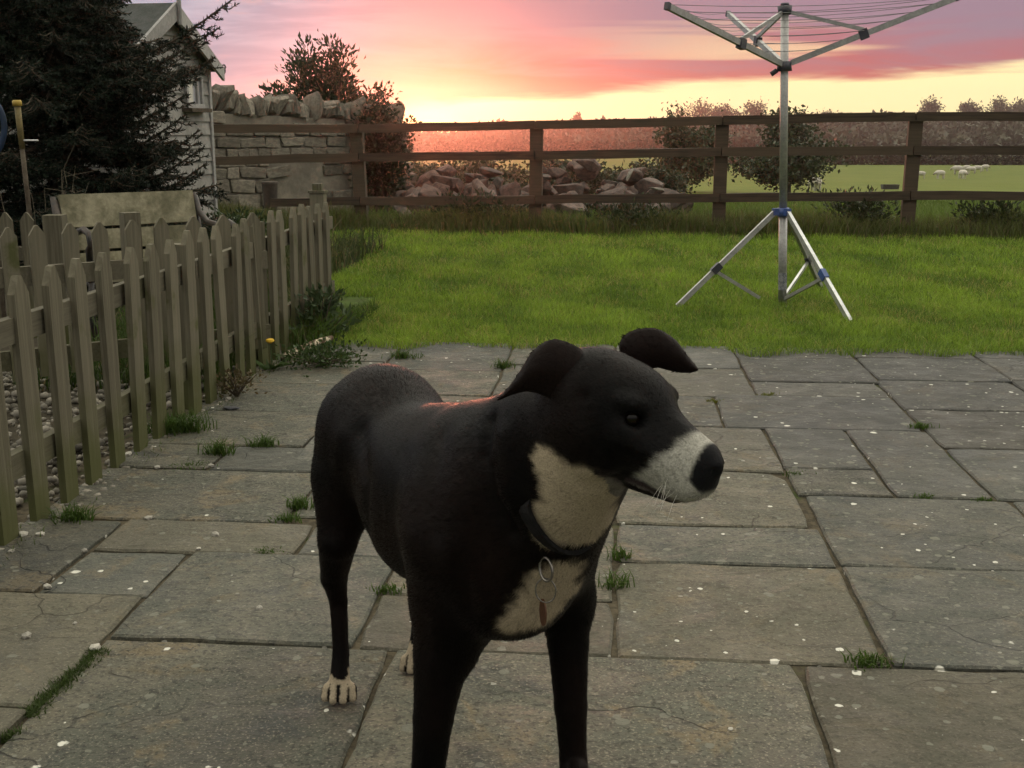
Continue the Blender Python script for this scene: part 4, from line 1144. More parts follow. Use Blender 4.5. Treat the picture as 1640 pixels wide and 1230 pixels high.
# ================================================================ wild growth in the corner
def build_growth():
    r = np.random.default_rng(20)
    # rank grass behind and along the fence
    def patch(name, n, uv, h, w, c0, c1, label, lean=.6, seed=1):
        u = r.uniform(uv[0], uv[1], n); v = r.uniform(uv[2], uv[3], n)
        P = UA[None] * u[:, None] + VA[None] * v[:, None]; P[:, 2] = -.03; a = vnoise(P, 3., seed)
        c = np.array(c0) + (np.array(c1) - np.array(c0)) * a[:, None]
        k = r.uniform(size=n) < .10; c[k] = (.15, .12, .06)
        o = blades(name, P, h * (.5 + a), w, c, M_GRASS, lean, .8, rng=r); tag(o, label, 'grass', kind='stuff')
    patch('rank_grass', 5200, (-2.7, -1.78, 5.0, 7.6), .22, .007, (.035, .060, .012), (.065, .105, .018), 'rank green grass growing behind the far end of the picket fence', seed=31)
    patch('verge_grass', 1500, (-1.70, -1.50, 6.0, 7.5), .16, .006, (.045, .080, .012), (.075, .125, .018), 'longer grass at the lawn end of the picket fence', seed=32)
    patch('corner_grass', 7000, (-5.2, -2.2, 7.4, 11.5), .30, .010, (.035, .050, .014), (.065, .075, .024), 'dark untidy grass around the bench and under the spruce', seed=33)
    patch('fence_side_grass', 700, (-1.73, -1.60, 2.6, 6.0), .05, .005, (.045, .075, .012), (.075, .11, .018), 'thin grass along the foot of the near picket fence', seed=34)
    # shrubs: a clump of leafy shoots each
    def shrub(name, base, w, h, n, size, col, label, stems=9, upright=.5, width=.5, group=None, cat='shrub', ground=0.):
        root = empty(name, base); tag(root, label, cat, group)
        st = MB(); Pl = []; Dl = []
        per = n // stems
        for k in range(stems):
            a = 2 * math.pi * k / stems + r.normal(0, .3); q = r.uniform(.25, 1.) * w / 2
            tip = np.array([math.cos(a) * q, math.sin(a) * q * .8, h * r.uniform(.65, 1.05) * (1 - .25 * (q / (w / 2)) ** 2)])
            mid = tip * np.array([.45, .45, .55]); C = [np.zeros(3) + (0, 0, ground), mid, tip]
            st.tube(C, [.012 * h + .003, .008 * h + .002, .002], 5, False)
            for i in range(per):
                t = r.uniform(.18, 1.) ** .75; p = (mid * (t / .55) if t < .55 else mid + (tip - mid) * (t - .55) / .45)
                sp = w * (.10 + .10 * (1 - t)) + .02
                o = r.normal(size=3) * sp * (1 - .55 * t); o[2] *= .6
                Pl.append(p + o); Dl.append(o / (np.linalg.norm(o) + 1e-6) + np.array([0, 0, upright]) + r.normal(0, .35, 3))
        st.build('stems', M_BARK, root)
        leaves('foliage', np.array(Pl), np.array(Dl), size, col, M_LEAF, root, (0, 0, 0), width, r)
        return root
    b = W(525, 300, 17.9); b[2] = -.05
    shrub('tall_shrub', b, 1.9, W(525, 52, 17.9)[2], 9000, .095, (.036, .052, .024), 'tall loose shrub with upright shoots rising behind the stone wall', 17, 1.0, .42)
    b = W(610, 300, 17.0); b[2] = -.05
    shrub('round_shrub', b, 1.0, W(608, 138, 17.0)[2], 9000, .06, (.034, .046, .020), 'dense rounded dark shrub at the right end of the stone wall', 24, .2, .6)
    for px, py, Y, w, h, lab in ((372, 330, 10.4, .8, .42, 'low green shrub at the foot of the playhouse corner'), (345, 335, 9.6, .6, .34, 'small leafy shrub just right of the bench')):
        b = W(px, py, Y); b[2] = -.03; shrub('low_shrub', b, w, h + .1, 1500, .055, (.040, .062, .020), lab, 12, .5, .5)
    for px, Y, w, h, lab in ((1375, 13.5, 1.1, .50, 'dark leafy clump of weeds at the foot of the fence right of the dryer'), (765, 13.9, 1.2, .42, 'dark weed clump at the foot of the fence left of its second post'), (1010, 13.7, 1.3, .34, 'low dark weed clump under the bottom rail in the middle of the fence'), (1590, 13.2, 1.0, .36, 'dark weed clump under the bottom rail near the right edge')):
        b = W(px, 330, Y); b[2] = -.03; shrub('weed_clump', b, w, h, 1300, .06, (.034, .046, .016), lab, 14, .7, .4, 'weed clumps along the rail fence')
    b = PV(-1.58, 6.28, -.02)
    shrub('dock_plant', b, .30, .32, 420, .055, (.050, .075, .030), 'leafy dock plant against the lawn end of the picket fence', 9, .7, .42, cat='plant')
    b = PV(-1.36, 5.62, 0)
    shrub('creeping_weed', b + UA * -.06, .46, .085, 900, .022, (.042, .070, .018), 'mat of small-leaved creeping weed beside the fallen stick', 22, .7, .7, cat='weed')
    b = PV(-1.62, 4.92, 0)
    shrub('dry_weed', b, .22, .12, 260, .022, (.10, .075, .035), 'brownish dried weed mat at the foot of the fence', 12, .5, .5, cat='weed')
    # wiry dead stems
    root = empty('dead_stems', W(95, 330, 7.2)); tag(root, 'tangle of thin pale dead stems in front of the spruce', 'dead plant')
    for k in range(15):
        p = np.array([r.normal(0, .16), r.normal(0, .12), -.55]); q = p + np.array([r.normal(0, .16), r.normal(0, .1), r.uniform(.45, .85)]); e = q + np.array([r.normal(0, .15), r.normal(0, .08), r.uniform(-.12, .15)])
        MB().tube([p, (p + q) / 2 + r.normal(0, .02, 3), q, e], [.0028, .0024, .0018, .001], 4, False).build('stem', mat_dead, root)
    # dandelion by the fence
    b = PV(-1.64, 5.52, 0); root = empty('dandelion', b); tag(root, 'single yellow dandelion in flower by the fence', 'flower')
    MB().tube([(0, 0, 0), (.004, -.004, .07), (.002, -.01, .135)], [.003, .0027, .0025], 5).build('stem', mat_simple('green stem', (.06, .10, .03), (.05, .08, .02), 9., .6, 0), root)
    pts = []
    fl = MB(); fl.tube([(.002, -.01, .130), (.002, -.011, .142), (.002, -.012, .150), (.002, -.012, .152)], [.006, .021, .018, .004], 14); fl.build('flower_head', mat_simple('dandelion yellow', (.75, .48, .04), (.65, .36, .02), 90., .7, .4), root)
    lp = np.zeros((9, 3)); ld = np.array([[math.cos(k * .7), math.sin(k * .7), .35] for k in range(9)])
    leaves('leaves', lp + (0, 0, .004), ld, .10, (.05, .085, .02), M_LEAF, root, (0, 0, 0), .25, r)
mat_dead = mat_simple('pale dead stalk', (.15, .13, .09), (.10, .085, .06), 20., .8, 0, .2)
build_growth()

# ================================================================ small things on the patio
def build_patio_bits():
    r = np.random.default_rng(22)
    a, e = G(452, 573, .02), G(531, 541, .055)
    st = MB(); mid = (a + e) / 2 + np.array([.0, .01, .006])
    st.tube([a, a + (mid - a) * .5 + (.004, 0, .002), mid, mid + (e - mid) * .5 + (0, -.006, .004), e], [.021, .020, .019, .017, .014], 9)
    t = NT('peeling stick bark'); v = t.coord('Position'); nz = t.noise(v, 22., 4, .6)
    o = st.build('fallen_stick', t.done(t.mix(t.step(nz, .48, .56), (.10, .065, .04), (.55, .47, .33)), .8, t.bump(nz, .4, .006), .2), None, True)
    tag(o, 'peeled pale stick lying by the fence at the lawn edge', 'stick')
    MB().tube([mid, mid + np.array([-.02, -.01, .06])], [.005, .003], 5).build('twig', M_BARK, o)
    tufts = [((283, 690), .12, .09, 420, 'thick grass tuft at the foot of the fence, largest on the patio'), ((350, 727), .055, .07, 130, 'grass tuft on the corner of the slab joint left of the dog'), ((421, 714), .06, .05, 120, 'low grass tuft on the cross joint behind the dog'),
             ((118, 832), .07, .055, 170, 'grass tuft beside the nearest pickets'), ((480, 812), .045, .045, 110, 'weed tuft in the joint beside the hind leg'), ((460, 832), .05, .03, 70, 'flat leafy weed at the joint left of the hind leg'),
             ((990, 893), .035, .045, 46, 'small grass tuft at the slab corner right of the collar'), ((988, 938), .04, .05, 52, 'small grass tuft in the joint right of the chest'),
             ((1392, 1060), .055, .03, 110, 'moss tuft in the dark gap at lower right'), ((645, 572), .09, .05, 170, 'grass spilling onto the patio behind the rump'), ((806, 588), .05, .055, 110, 'weed tuft in the joint behind the near ear'),
             ((1475, 684), .05, .03, 90, 'weed tuft in the joint at the far right'), ((1276, 760), .05, .02, 80, 'mossy tuft at the broken slab corner right of the nose'), ((1140, 643), .045, .02, 60, 'yellowing tuft in the joint behind the brow'),
             ((1232, 632), .05, .018, 60, 'yellow moss tuft on the joint below the dryer'), ((1575, 800), .03, .015, 50, 'moss speck on the joint at the right edge'), ((1480, 795), .04, .016, 70, 'moss line on the joint at right'),
             ((620, 945), .045, .022, 80, 'moss tuft in the joint under the belly'), ((425, 884), .05, .018, 70, 'thin moss tuft on the joint left of the hind leg'), ((300, 746), .07, .02, 120, 'moss strip along the joint near the fence')]
    for (px, py), w, h, n, lab in tufts:
        b = G(px, py); P = np.stack([r.normal(0, w * .45, n), r.normal(0, w * .28, n), np.full(n, -.006)], 1)
        root = blades('grass_tuft', P + b, h, .0045, np.array((.055, .095, .016)) * (1 if 'yellow' not in lab else 1) + ((.05, .02, 0) if 'yellow' in lab else (0, 0, 0)), M_GRASS, .95, .6, None, tuple(b), r)
        tag(root, lab + ' ', 'grass tuft', 'grass tufts in the paving joints'); root['label'] = lab
    # the wide mossy joint at lower left
    n = 1500; t_ = r.uniform(0, 1, n); A, B = G(160, 1038), G(0, 1185)
    P = A + (B - A) * t_[:, None]; P[:, 0] += r.normal(0, .012, n) + .002; P[:, 2] = -.010
    k = (vnoise(P * 9, 1., 77) > .40); P = P[k]
    o = blades('joint_moss', P, .022, .0035, (.050, .075, .018), M_GRASS, .8, .5, rng=r); tag(o, 'strip of moss and short grass filling the wide joint at lower left', 'moss', kind='stuff')
    peb = [rock_mesh('pebble', (1, 1, 1), M_PEBBLE, 500 + k, .2, 1) for k in range(5)]
    stones = ((42, 1022, .022, 'grey pebble near the left edge, left of the mossy joint'), (416, 976, .018, 'pale pebble in the middle of the slab left of the hind paw'), (345, 858, .020, 'white pebble left of the hind leg, alone on its slab'), (64, 858, .020, 'dark topped pebble just off the nearest pickets, right one of a pair'), (38, 858, .024, 'pebble close to the nearest picket, left one of a pair'),
              (237, 832, .020, 'pale pebble at the upper end of the short joint by the fence'), (135, 884, .018, 'pebble sitting on the short joint by the fence'), (76, 942, .020, 'pebble at the lower end of the short joint by the fence'), (318, 880, .012, 'dark small pebble on the cross joint of the left slabs'), (338, 748, .022, 'flat pale pebble at the end of the moss strip'), (252, 750, .018, 'pebble on the moss strip near the fence'),
              (545, 648, .012, 'tiny pebble against the left of the rump'), (340, 692, .012, 'tiny pebble right of the thick grass tuft'), (523, 640, .010, 'tiny pebble by the cross joint left of the rump'), (365, 640, .022, 'pale pebble above the slate chip'), (205, 730, .026, 'largest pale pebble lying at the foot of the pickets'), (590, 612, .012, 'tiny pebble just above the rump'),
              (1190, 740, .012, 'tiny white pebble right of the nose'), (1170, 1170, .010, 'tiny white pebble right of the front legs near the bottom'), (152, 1040, .022, 'flat pebble at the top end of the mossy joint'), (18, 885, .016, 'pebble at the left edge below the nearest picket'), (120, 1000, .012, 'tiny pebble left of the mossy joint top'))
    for k, (px, py, s, lab) in enumerate(stones):
        o = obj('pebble', peb[k % 5], None, G(px, py) + np.array([0, 0, s * .25]), (0, 0, r.uniform(0, 6)))
        o.scale = (s * 1.3, s, s * .7)
        tag(o, lab, 'pebble', 'loose pebbles on the patio')
    o = obj('slate_chip', rock_mesh('slate_chip', (1, 1, 1), mat_simple('dark slate', (.04, .042, .048), (.06, .06, .065), 20., .6, .3), 540, .1, 1), None, G(372, 655) + np.array([0, 0, .006]), (0, .1, .4)); o.scale = (.075, .045, .012)
    tag(o, 'dark flat chip of slate at the foot of the picket fence', 'stone')
build_patio_bits()

# ================================================================ the country beyond
def build_far():
    r = np.random.default_rng(23)
    def tree(name, px, py, wpx, hpx, n, lab, low=.38, group=None, leaf=None, col=(.05, .045, .025), bare=.5, Y=None, sink=0.):
        if Y is None:
            p = on_ground(px, py)
        else:
            p = W(px, py, Y); p[2] = ground_z(p[0], p[1])
        k = p[1] / FPX; w, h = wpx * k, hpx * k
        root = empty(name, p - np.array([0, 0, sink])); tag(root, lab, 'tree', group)
        tr = MB(); tr.tube([(0, 0, -.1), (0, 0, h * .35), (w * .02, 0, h * .6)], [.045 * h, .03 * h, .02 * h], 6, False); P = []; Dn = []
        for i in range(16):
            a = r.uniform(0, 6.28); el = r.uniform(.15, 1.45); e = np.array([math.cos(a) * math.cos(el) * w * .46, math.sin(a) * math.cos(el) * w * .46, h * (low + (.96 - low) * math.sin(el))]) * r.uniform(.85, 1.05)
            s = np.array([0, 0, h * r.uniform(.25, .45) * (low + .3)]); m = (s + e) / 2 + np.array([0, 0, h * .05])
            tr.tube([s, m, e], [.016 * h, .010 * h, .003 * h], 4, False)
            for j in range(4):
                q = s + (e - s) * r.uniform(.4, .9); q2 = q + r.normal(0, .14, 3) * np.array([w, w, h]) * .7; tr.tube([q, q2], [.006 * h, .002 * h], 3, False)
            m_ = n // 16; t = r.uniform(.45, 1.05, m_); c = s + (e - s) * t[:, None]; P.append(c + r.normal(0, 1, (m_, 3)) * np.array([w, w, h]) * .085); Dn.append(r.normal(size=(m_, 3)))
        tr.build('trunk', M_BARK, root)
        leaves('crown', np.concatenate(P), np.concatenate(Dn), leaf or h * .05, col, M_LEAF, root, (0, 0, 0), .6, r)
    grp = 'trees on the skyline'
    sky = [(925, 191, 20, 16, 'tiny lone tree on the skyline left of centre'), (1045, 190, 24, 9, 'low bushy tree on the skyline left of the twin crowns'), (1118, 190, 74, 36, 'largest bare-branched round tree on the skyline left of the dryer pole'), (1158, 190, 44, 26, 'rounded tree merging with the largest skyline tree on its right'),
           (1212, 190, 62, 30, 'broad round skyline tree just left of the dryer pole'), (1279, 190, 28, 14, 'small low skyline tree just right of the dryer pole'), (1326, 190, 30, 14, 'small skyline tree second to the right of the dryer pole'), (1352, 190, 18, 9, 'lowest skyline bush third to the right of the dryer pole'),
           (1493, 186, 38, 28, 'lone round skyline tree right of the dryer arms'), (1553, 186, 34, 24, 'ragged skyline tree in the right group, leftmost of three'), (1598, 186, 44, 28, 'broad skyline tree in the right group, middle of three'), (1632, 186, 36, 28, 'skyline tree at the right edge of the picture')]
    for px, py, w, h, lab in sky:
        tree('skyline_tree', px, py, w * 1.2, h + 13, 900 if w > 30 else 500, lab, group=grp, Y=345., col=(.060, .050, .028), leaf=.8, low=.34, sink=2.3)
    tree('hawthorn', 1095, 300, 140, 118, 6500, 'dark thorn bush beyond the fence left of the dryer pole', group='thorn bushes in the paddock', low=.10, Y=34., col=(.055, .066, .032), leaf=.13)
    tree('hawthorn', 1262, 302, 185, 116, 9000, 'broad dark thorn tree beyond the fence behind the dryer pole', group='thorn bushes in the paddock', low=.10, Y=33., col=(.050, .060, .029), leaf=.13)
    tree('hawthorn', 890, 268, 90, 38, 2600, 'low dark bush on the slope above the rock heap', group='thorn bushes in the paddock', low=.10, Y=40., col=(.036, .034, .018), leaf=.13, sink=-.1)
    for px, w, h, lab in ((690, 150, 62, 'bramble thicket behind the left end of the rock heap'), (800, 170, 70, 'bramble thicket behind the middle of the rock heap'), (930, 180, 66, 'bramble thicket behind the right half of the rock heap'), (1030, 150, 60, 'bramble thicket behind the right end of the rock heap')):
        tree('bramble_thicket', px, 290, w, h, 3600, lab, group='bramble thickets behind the rocks', low=.06, Y=24., col=(.052, .056, .028), leaf=.10)
    # hedges: long rows of clipped growth
    def hedge(a, b, Ya, Yb, h, n, lab):
        A = W(a, 260, Ya); B = W(b, 260, Yb)
        t = r.uniform(0, 1, n); X = A[0] + (B[0] - A[0]) * t + r.normal(0, .5, n); Y = A[1] + (B[1] - A[1]) * t + r.normal(0, .5, n)
        hv = h * (.75 + .5 * vnoise(np.stack([X, Y], 1), .15, 5)); Z = ground_z(X, Y) - .2 + r.uniform(0, 1, n) ** .8 * hv
        loc = (A[0], A[1], float(ground_z(A[0], A[1]))); root = empty('hedge', loc); tag(root, lab, 'hedge', 'field hedges')
        leaves('foliage', np.stack([X, Y, Z], 1) - np.array(loc), r.normal(size=(n, 3)), h * .32, (.034, .040, .020), M_NEEDLE, root, (0, 0, 0), .7, r)
        st = MB(); 
        for k in range(24):
            q = A + (B - A) * (k + .5) / 24; z = float(ground_z(q[0], q[1])); st.tube([(q[0] - loc[0], q[1] - loc[1], z - loc[2] - .2), (q[0] - loc[0], q[1] - loc[1], z - loc[2] + h * .7)], h * .03, 4, False)
        st.build('stems', M_BARK, root)
    hedge(1140, 1900, 150, 138, 1.5, 9000, 'dark hedge dividing the two green fields, behind the sheep')
    hedge(700, 1900, 236, 232, 2.6, 12000, 'dark hedge along the foot of the hill')
    # the wood and scrub that cover the hillside
    n = 26000; az = np.radians(r.uniform(-14, 34, n)); R = r.uniform(238, 312, n); X = R * np.sin(az); Y = R * np.cos(az); P = np.stack([X, Y], 1)
    k = (vnoise(P, .06, 12) + vnoise(P, .17, 13) * .5) > .62; X, Y, P = X[k], Y[k], P[k]
    Z = ground_z(X, Y) + r.uniform(-.2, 1, len(X)) * (1.2 + 2.0 * vnoise(P, .09, 14))
    o = leaves('hillside_scrub', np.stack([X, Y, Z], 1), r.normal(size=(len(X), 3)), 1.5, (.046, .052, .026), M_NEEDLE, None, (0, 0, 0), .7, r)
    tag(o, 'brown scrub and woodland covering the far hillside', 'woodland', kind='stuff')
    # sheep
    mw = mat_simple('fleece', (.62, .58, .50), (.50, .46, .40), 8., .95, .4, .1); mf = mat_simple('sheep face', (.40, .36, .30), (.25, .22, .18), 8., .9, .2)
    def sheep(px, py, rz, lab, sc=1.):
        p = on_ground(px, py); root = empty('sheep', p, rz); tag(root, lab, 'sheep', 'sheep grazing in the field')
        s = SDF((-.75, -.4, -.05), (.95, .4, 1.0), .045)
        I = np.eye(3)
        s.ell((0, 0, .58), I, (.50, .24, .26), .08); s.ell((.30, 0, .60), I, (.22, .21, .23), .08); s.cone((.42, 0, .66), (.62, 0, .55), .13, .09, .06); s.cone((.62, 0, .56), (.76, 0, .40), .085, .06, .04)
        for x in (-.32, .30):
            for y in (-.12, .12): s.cone((x, y, .45), (x, y, .0), .075, .05, .05)
        for y in (-1, 1): s.cone((.60, .05 * y, .62), (.56, .16 * y, .60), .035, .02, .02)
        sc = sc * .82; V, F = s.nets(); V = V * sc
        obj('fleece', mesh('sheep', V, F, mw, True), root)
        hm = MB(); hm.tube([(.63 * sc, 0, .57 * sc), (.72 * sc, 0, .46 * sc), (.78 * sc, 0, .37 * sc)], [.10 * sc, .085 * sc, .05 * sc], 8); hm.build('face', mf, root, True)
    for px, py, rz, lab, sc in ((1302, 305, -1.2, 'lone pair of lambs near the thorn tree, left one', .55), (1310, 305, -1.9, 'lone pair of lambs near the thorn tree, right one', .55), (1475, 286, 2.9, 'sheep just right of the fence post, leftmost of the flock', .85),
                            (1506, 286, 3.3, 'sheep apart from the group, second from the left', .95), (1534, 279, 2.4, 'left sheep of the tight group', 1.1), (1541, 286, -1.3, 'sheep nearest the fence in the tight group, facing it', 1.), (1547, 276, .3, 'sheep at the back of the tight group', .95),
                            (1556, 278, 3.0, 'sheep in the middle right of the tight group', .9), (1566, 276, 2.8, 'sheep second from the right in the group', .9), (1577, 274, .2, 'rightmost sheep of the group', .9)):
        sheep(px, py, rz, lab, sc)
    p = on_ground(1425, 303); o = MB().add([(-1, -.3, .0), (1, -.3, 0), (1, .3, 0), (-1, .3, 0), (-1.05, -.42, .5), (1.05, -.42, .5), (1.05, .42, .5), (-1.05, .42, .5), (-.97, -.34, .5), (.97, -.34, .5), (.97, .34, .5), (-.97, .34, .5), (-.95, -.28, .15), (.95, -.28, .15), (.95, .28, .15), (-.95, .28, .15)],
        [(3, 2, 1, 0), (0, 1, 5, 4), (1, 2, 6, 5), (2, 3, 7, 6), (3, 0, 4, 7), (4, 5, 9, 8), (5, 6, 10, 9), (6, 7, 11, 10), (7, 4, 8, 11), (8, 9, 13, 12), (9, 10, 14, 13), (10, 11, 15, 14), (11, 8, 12, 15), (12, 13, 14, 15)]).build('feed_trough', mat_simple('galvanised trough', (.09, .085, .08), (.06, .055, .05), 8., .7, .2), None, loc=p, rot=(0, 0, .1))
    o.scale = (.26, .26, .3); tag(o, 'grey feeding trough in the field left of the right-hand fence post', 'trough')
build_far()

def build_dog():
    r = np.random.default_rng(30)
    s = dog_sdf(.0045); V, F = s.nets()
    # relax the skin a little
    E = np.concatenate([F[:, [0, 1]], F[:, [1, 2]], F[:, [2, 3]], F[:, [3, 0]]])
    for it in range(3):
        acc = np.zeros_like(V); cnt = np.zeros(len(V))
        np.add.at(acc, E[:, 0], V[E[:, 1]]); np.add.at(acc, E[:, 1], V[E[:, 0]]); np.add.at(cnt, E[:, 0], 1); np.add.at(cnt, E[:, 1], 1)
        V = V + .5 * (acc / cnt[:, None] - V)
    nbody = len(V)
    for ev, ef in dog_ears():
        F = np.concatenate([F, ef + len(V)]); V = np.concatenate([V, ev])
    A = V[F]; fn = np.cross(A[:, 2] - A[:, 0], A[:, 3] - A[:, 1]); ar = np.linalg.norm(fn, axis=1) / 2
    N = np.zeros_like(V)
    for k in range(4): np.add.at(N, F[:, k], fn)
    N /= np.linalg.norm(N, axis=1)[:, None] + 1e-12
    q = V - np.array([0, 0, CAMH]); zc = q[:, 1] * CT - q[:, 2] * ST
    PX = np.stack([820 + FPX * q[:, 0] / zc, 615 + FPX * (-q[:, 1] * ST - q[:, 2] * CT) / zc], 1)
    def surf(x, y):
        k = np.where(np.hypot(PX[:nbody, 0] - x, PX[:nbody, 1] - y) < 7)[0]
        return V[k[np.argmin(zc[k])]] if len(k) else W(x, y, 1.7)
    # skin folds and muscle, pressed into or raised from the surface
    def press(pts, depth, sig):
        Q = []
        for p_, q_ in zip(pts, pts[1:]):
            for t_ in np.linspace(0, 1, 9): Q.append(surf(p_[0] + (q_[0] - p_[0]) * t_, p_[1] + (q_[1] - p_[1]) * t_))
        Q = np.array(Q); D = np.full(nbody, 9.)
        for q_ in Q: D = np.minimum(D, np.linalg.norm(V[:nbody] - q_, axis=1))
        return -depth * np.exp(-(D / sig) ** 2)
    dsp = press([(778, 672), (770, 730), (785, 800), (815, 852)], .009, .016) + press([(700, 700), (688, 770), (698, 850)], .005, .026) + press([(572, 690), (580, 770), (578, 845)], .008, .026)
    dsp += press([(735, 900), (748, 975)], .006, .014) + press([(735, 700), (730, 780), (722, 880)], -.007, .030) + press([(540, 700), (535, 800)], -.006, .030) + press([(800, 700), (815, 790)], -.006, .022)
    dsp += press([(640, 720), (650, 800), (665, 880)], .0014, .016) + press([(664, 715), (675, 800), (690, 885)], .0012, .016) + press([(930, 640), (945, 720), (935, 755)], .004, .014) + press([(695, 1000), (690, 1100)], -.004, .014)
    V[:nbody] += N[:nbody] * dsp[:, None]
    A = V[F]; fn = np.cross(A[:, 2] - A[:, 0], A[:, 3] - A[:, 1]); N = np.zeros_like(V)
    for k in range(4): np.add.at(N, F[:, k], fn)
    N /= np.linalg.norm(N, axis=1)[:, None] + 1e-12
    # ---- the coat: black, with white muzzle, throat, chest and toes
    L = (V - HC) @ np.array([HF, HL, HU]).T
    def wob(f, a, sd):
        rr = np.random.default_rng(sd); o = 0
        for k in range(6):
            d = rr.normal(size=3) * f * (1 + .5 * k); o = o + np.sin(V @ d + rr.uniform(0, 6))
        return o * a / 3
    white = np.zeros(len(V))
    inhead = np.linalg.norm(V - HC, axis=1) < .27
    mz = L[:, 0] - (.104 + (L[:, 2] + .05) * .75) + wob(90, .006, 1)
    white = np.maximum(white, smooth(mz / .018) * inhead * (L[:, 2] > -.094))
    for (x, y, rx, w) in ((932, 838, .058, .010), (905, 790, .046, .010), (940, 800, .052, .010), (866, 745, .026, .008), (884, 762, .030, .010), (965, 800, .036, .010), (955, 850, .040, .010), (890, 850, .040, .009),
                          (885, 945, .040, .010), (862, 975, .034, .012), (905, 925, .030, .012), (838, 1000, .026, .012), (818, 1008, .020, .012), (915, 955, .024, .012), (880, 985, .03, .01)):
        c = surf(x, y); d = np.linalg.norm(V - c, axis=1) + wob(70, .006, int(x + y))
        white = np.maximum(white, 1 - smooth((d - rx + w) / (2 * w)))
    toes = (V[:, 2] < .058 + wob(60, .008, 9)) & (V[:, 1] < 2.6)
    for b, R_ in ((G(546, 1118), .085), (G(667, 1072), .085), (G(683, 1335), .10), (G(922, 1300), .10)):
        lat = V[:, 0] - b[0]; fan = .75 + .3 * np.clip((b[1] - V[:, 1]) / .03, 0, 1)
        gapd = np.min(np.abs(lat[:, None] - np.array([-.029, -.0105, .0095, .028])[None] * fan[:, None]), 1)  # gaps between toes stay black: crease shade put into the coat colour
        k = (np.hypot(lat, V[:, 1] - b[1]) < R_) & toes & (V[:, 1] < b[1] + .022) & ((gapd < .0068) | (V[:, 2] > .040) & (gapd < .0085)); white[k] = np.maximum(white[k], .95)
    white[nbody:] = 0
    nose = smooth((L[:, 0] - .170 - .014 * smooth((-.044 - L[:, 2]) / .02)) / .006) * smooth((L[:, 2] + .070) / .012) * inhead
    gums = ((L[:, 2] < -.083) & (L[:, 0] > .05) & inhead)
    black = np.array((.0020, .0016, .0014)); brown = np.array((.0085, .0046, .0034)); pale = np.array((.36, .295, .205))
    col = np.repeat(black[None], len(V), 0)
    bw = np.clip(.35 + wob(14, .5, 40), 0, 1); col = col + (brown - black) * bw[:, None] * .8
    col[nbody:] = (.0085, .0050, .0042)
    grey = np.clip(smooth((L[:, 0] - .03) / .06), 0, 1) * inhead * (L[:, 2] > -.03) * .35 * (1 - white)  # painted shine: greyer tint over the forehead and bridge
    col = col + (np.array((.013, .0125, .013)) - col) * grey[:, None]
    isf = inhead & (L[:, 0] > .05)
    pl = np.where(isf[:, None], np.array((.34, .325, .28)), pale)
    speck = (wob(420, 1., 50) > .55) & isf
    pl = pl * np.where(speck, .72, 1.)[:, None]
    col = col + (pl - col) * white[:, None]
    col = col + (np.array((.007, .007, .008)) - col) * nose[:, None]
    lip = np.exp(-((L[:, 2] + .086 + .02 * smooth((L[:, 0] - .13) / .04)) / .006) ** 2) * (L[:, 0] > .045) * inhead
    col = col + (np.array((.008, .007, .007)) - col) * np.clip(lip * 1.3, 0, 1)[:, None]
    k = gums & (white > .2); col[k] = col[k] * .35 + np.array((.03, .02, .02))
    t = NT('dog coat')
    a = t.n('ShaderNodeAttribute', attribute_name='tint'); v = t.coord('Position'); nz = t.noise(v, 420., 3, .6); n2 = t.noise(v, 26., 4, .6, .6)
    g = t.n('ShaderNodeCombineColor'); kk = t.step(nz, .25, .75, .75, 1.25); [t.l(kk, g.inputs[i]) for i in range(3)]
    m = t.done(t.mix(1., a.outputs['Color'], g.outputs[0], 'MULTIPLY'), .50, t.bump(n2, .22, .008, t.bump(nz, .35, .0015)), .065)
    t.b.inputs['Sheen Weight'].default_value = .02; t.b.inputs['Sheen Roughness'].default_value = .4; t.b.inputs['Sheen Tint'].default_value = (.9, .75, .7, 1)
    base = np.array([V[:nbody, 0].mean(), V[:nbody, 1].mean(), 0.])
    root = empty('dog', base)
    tag(root, 'black dog with white muzzle, throat and toes standing on the patio, looking right', 'dog')
    body = obj('body', mesh('dog_body', V - base, F, m, True, col), root)
    # ---- short coat of hairs
    hd = np.array([.45, -.89, 0.])
    nh = 130000; p = ar / ar.sum(); fi = r.choice(len(F), nh, p=p)
    w = r.uniform(size=(nh, 4)) + .05; w /= w.sum(1)[:, None]
    P = (A[fi] * w[..., None]).sum(1); Nn = (N[F[fi]] * w[..., None]).sum(1); Nn /= np.linalg.norm(Nn, axis=1)[:, None] + 1e-9
    C = (col[F[fi]] * w[..., None]).sum(1)
    # which way the hair lies: back from the nose, back and down the trunk, down the legs
    Lh = (P - HC) @ np.array([HF, HL, HU]).T; hw_ = 1 - smooth((np.linalg.norm(P - HC, axis=1) - .12) / .14)
    lg = 1 - smooth((P[:, 2] - .22) / .2)
    fl = -hd[None] * (.9 * (1 - lg))[:, None] + np.array([0, 0, -1.])[None] * (.35 + .75 * lg)[:, None]
    fl = fl * (1 - hw_)[:, None] + (-HF)[None] * hw_[:, None] + r.normal(0, .22, (nh, 3))
    fl -= Nn * (fl * Nn).sum(1)[:, None]; fl /= np.linalg.norm(fl, axis=1)[:, None] + 1e-9
    isnose = (Lh[:, 0] > .166) & (Lh[:, 2] > -.064) & (hw_ > .3)
    ln = r.uniform(.007, .015, nh) * np.where(hw_ > .5, .6, 1.) * np.where(P[:, 2] < .07, .4, 1.) * np.where(isnose, 0, 1)
    T = P + fl * (ln * .93)[:, None] + Nn * (ln * r.uniform(.04, .24, nh))[:, None]
    S = np.cross(fl, Nn) * (r.uniform(.0004, .0009, nh))[:, None]
    HV = np.stack([P - S - Nn * .0006, P + S - Nn * .0006, T], 1); keep = ln > .001; HV = HV[keep]; C = C[keep]
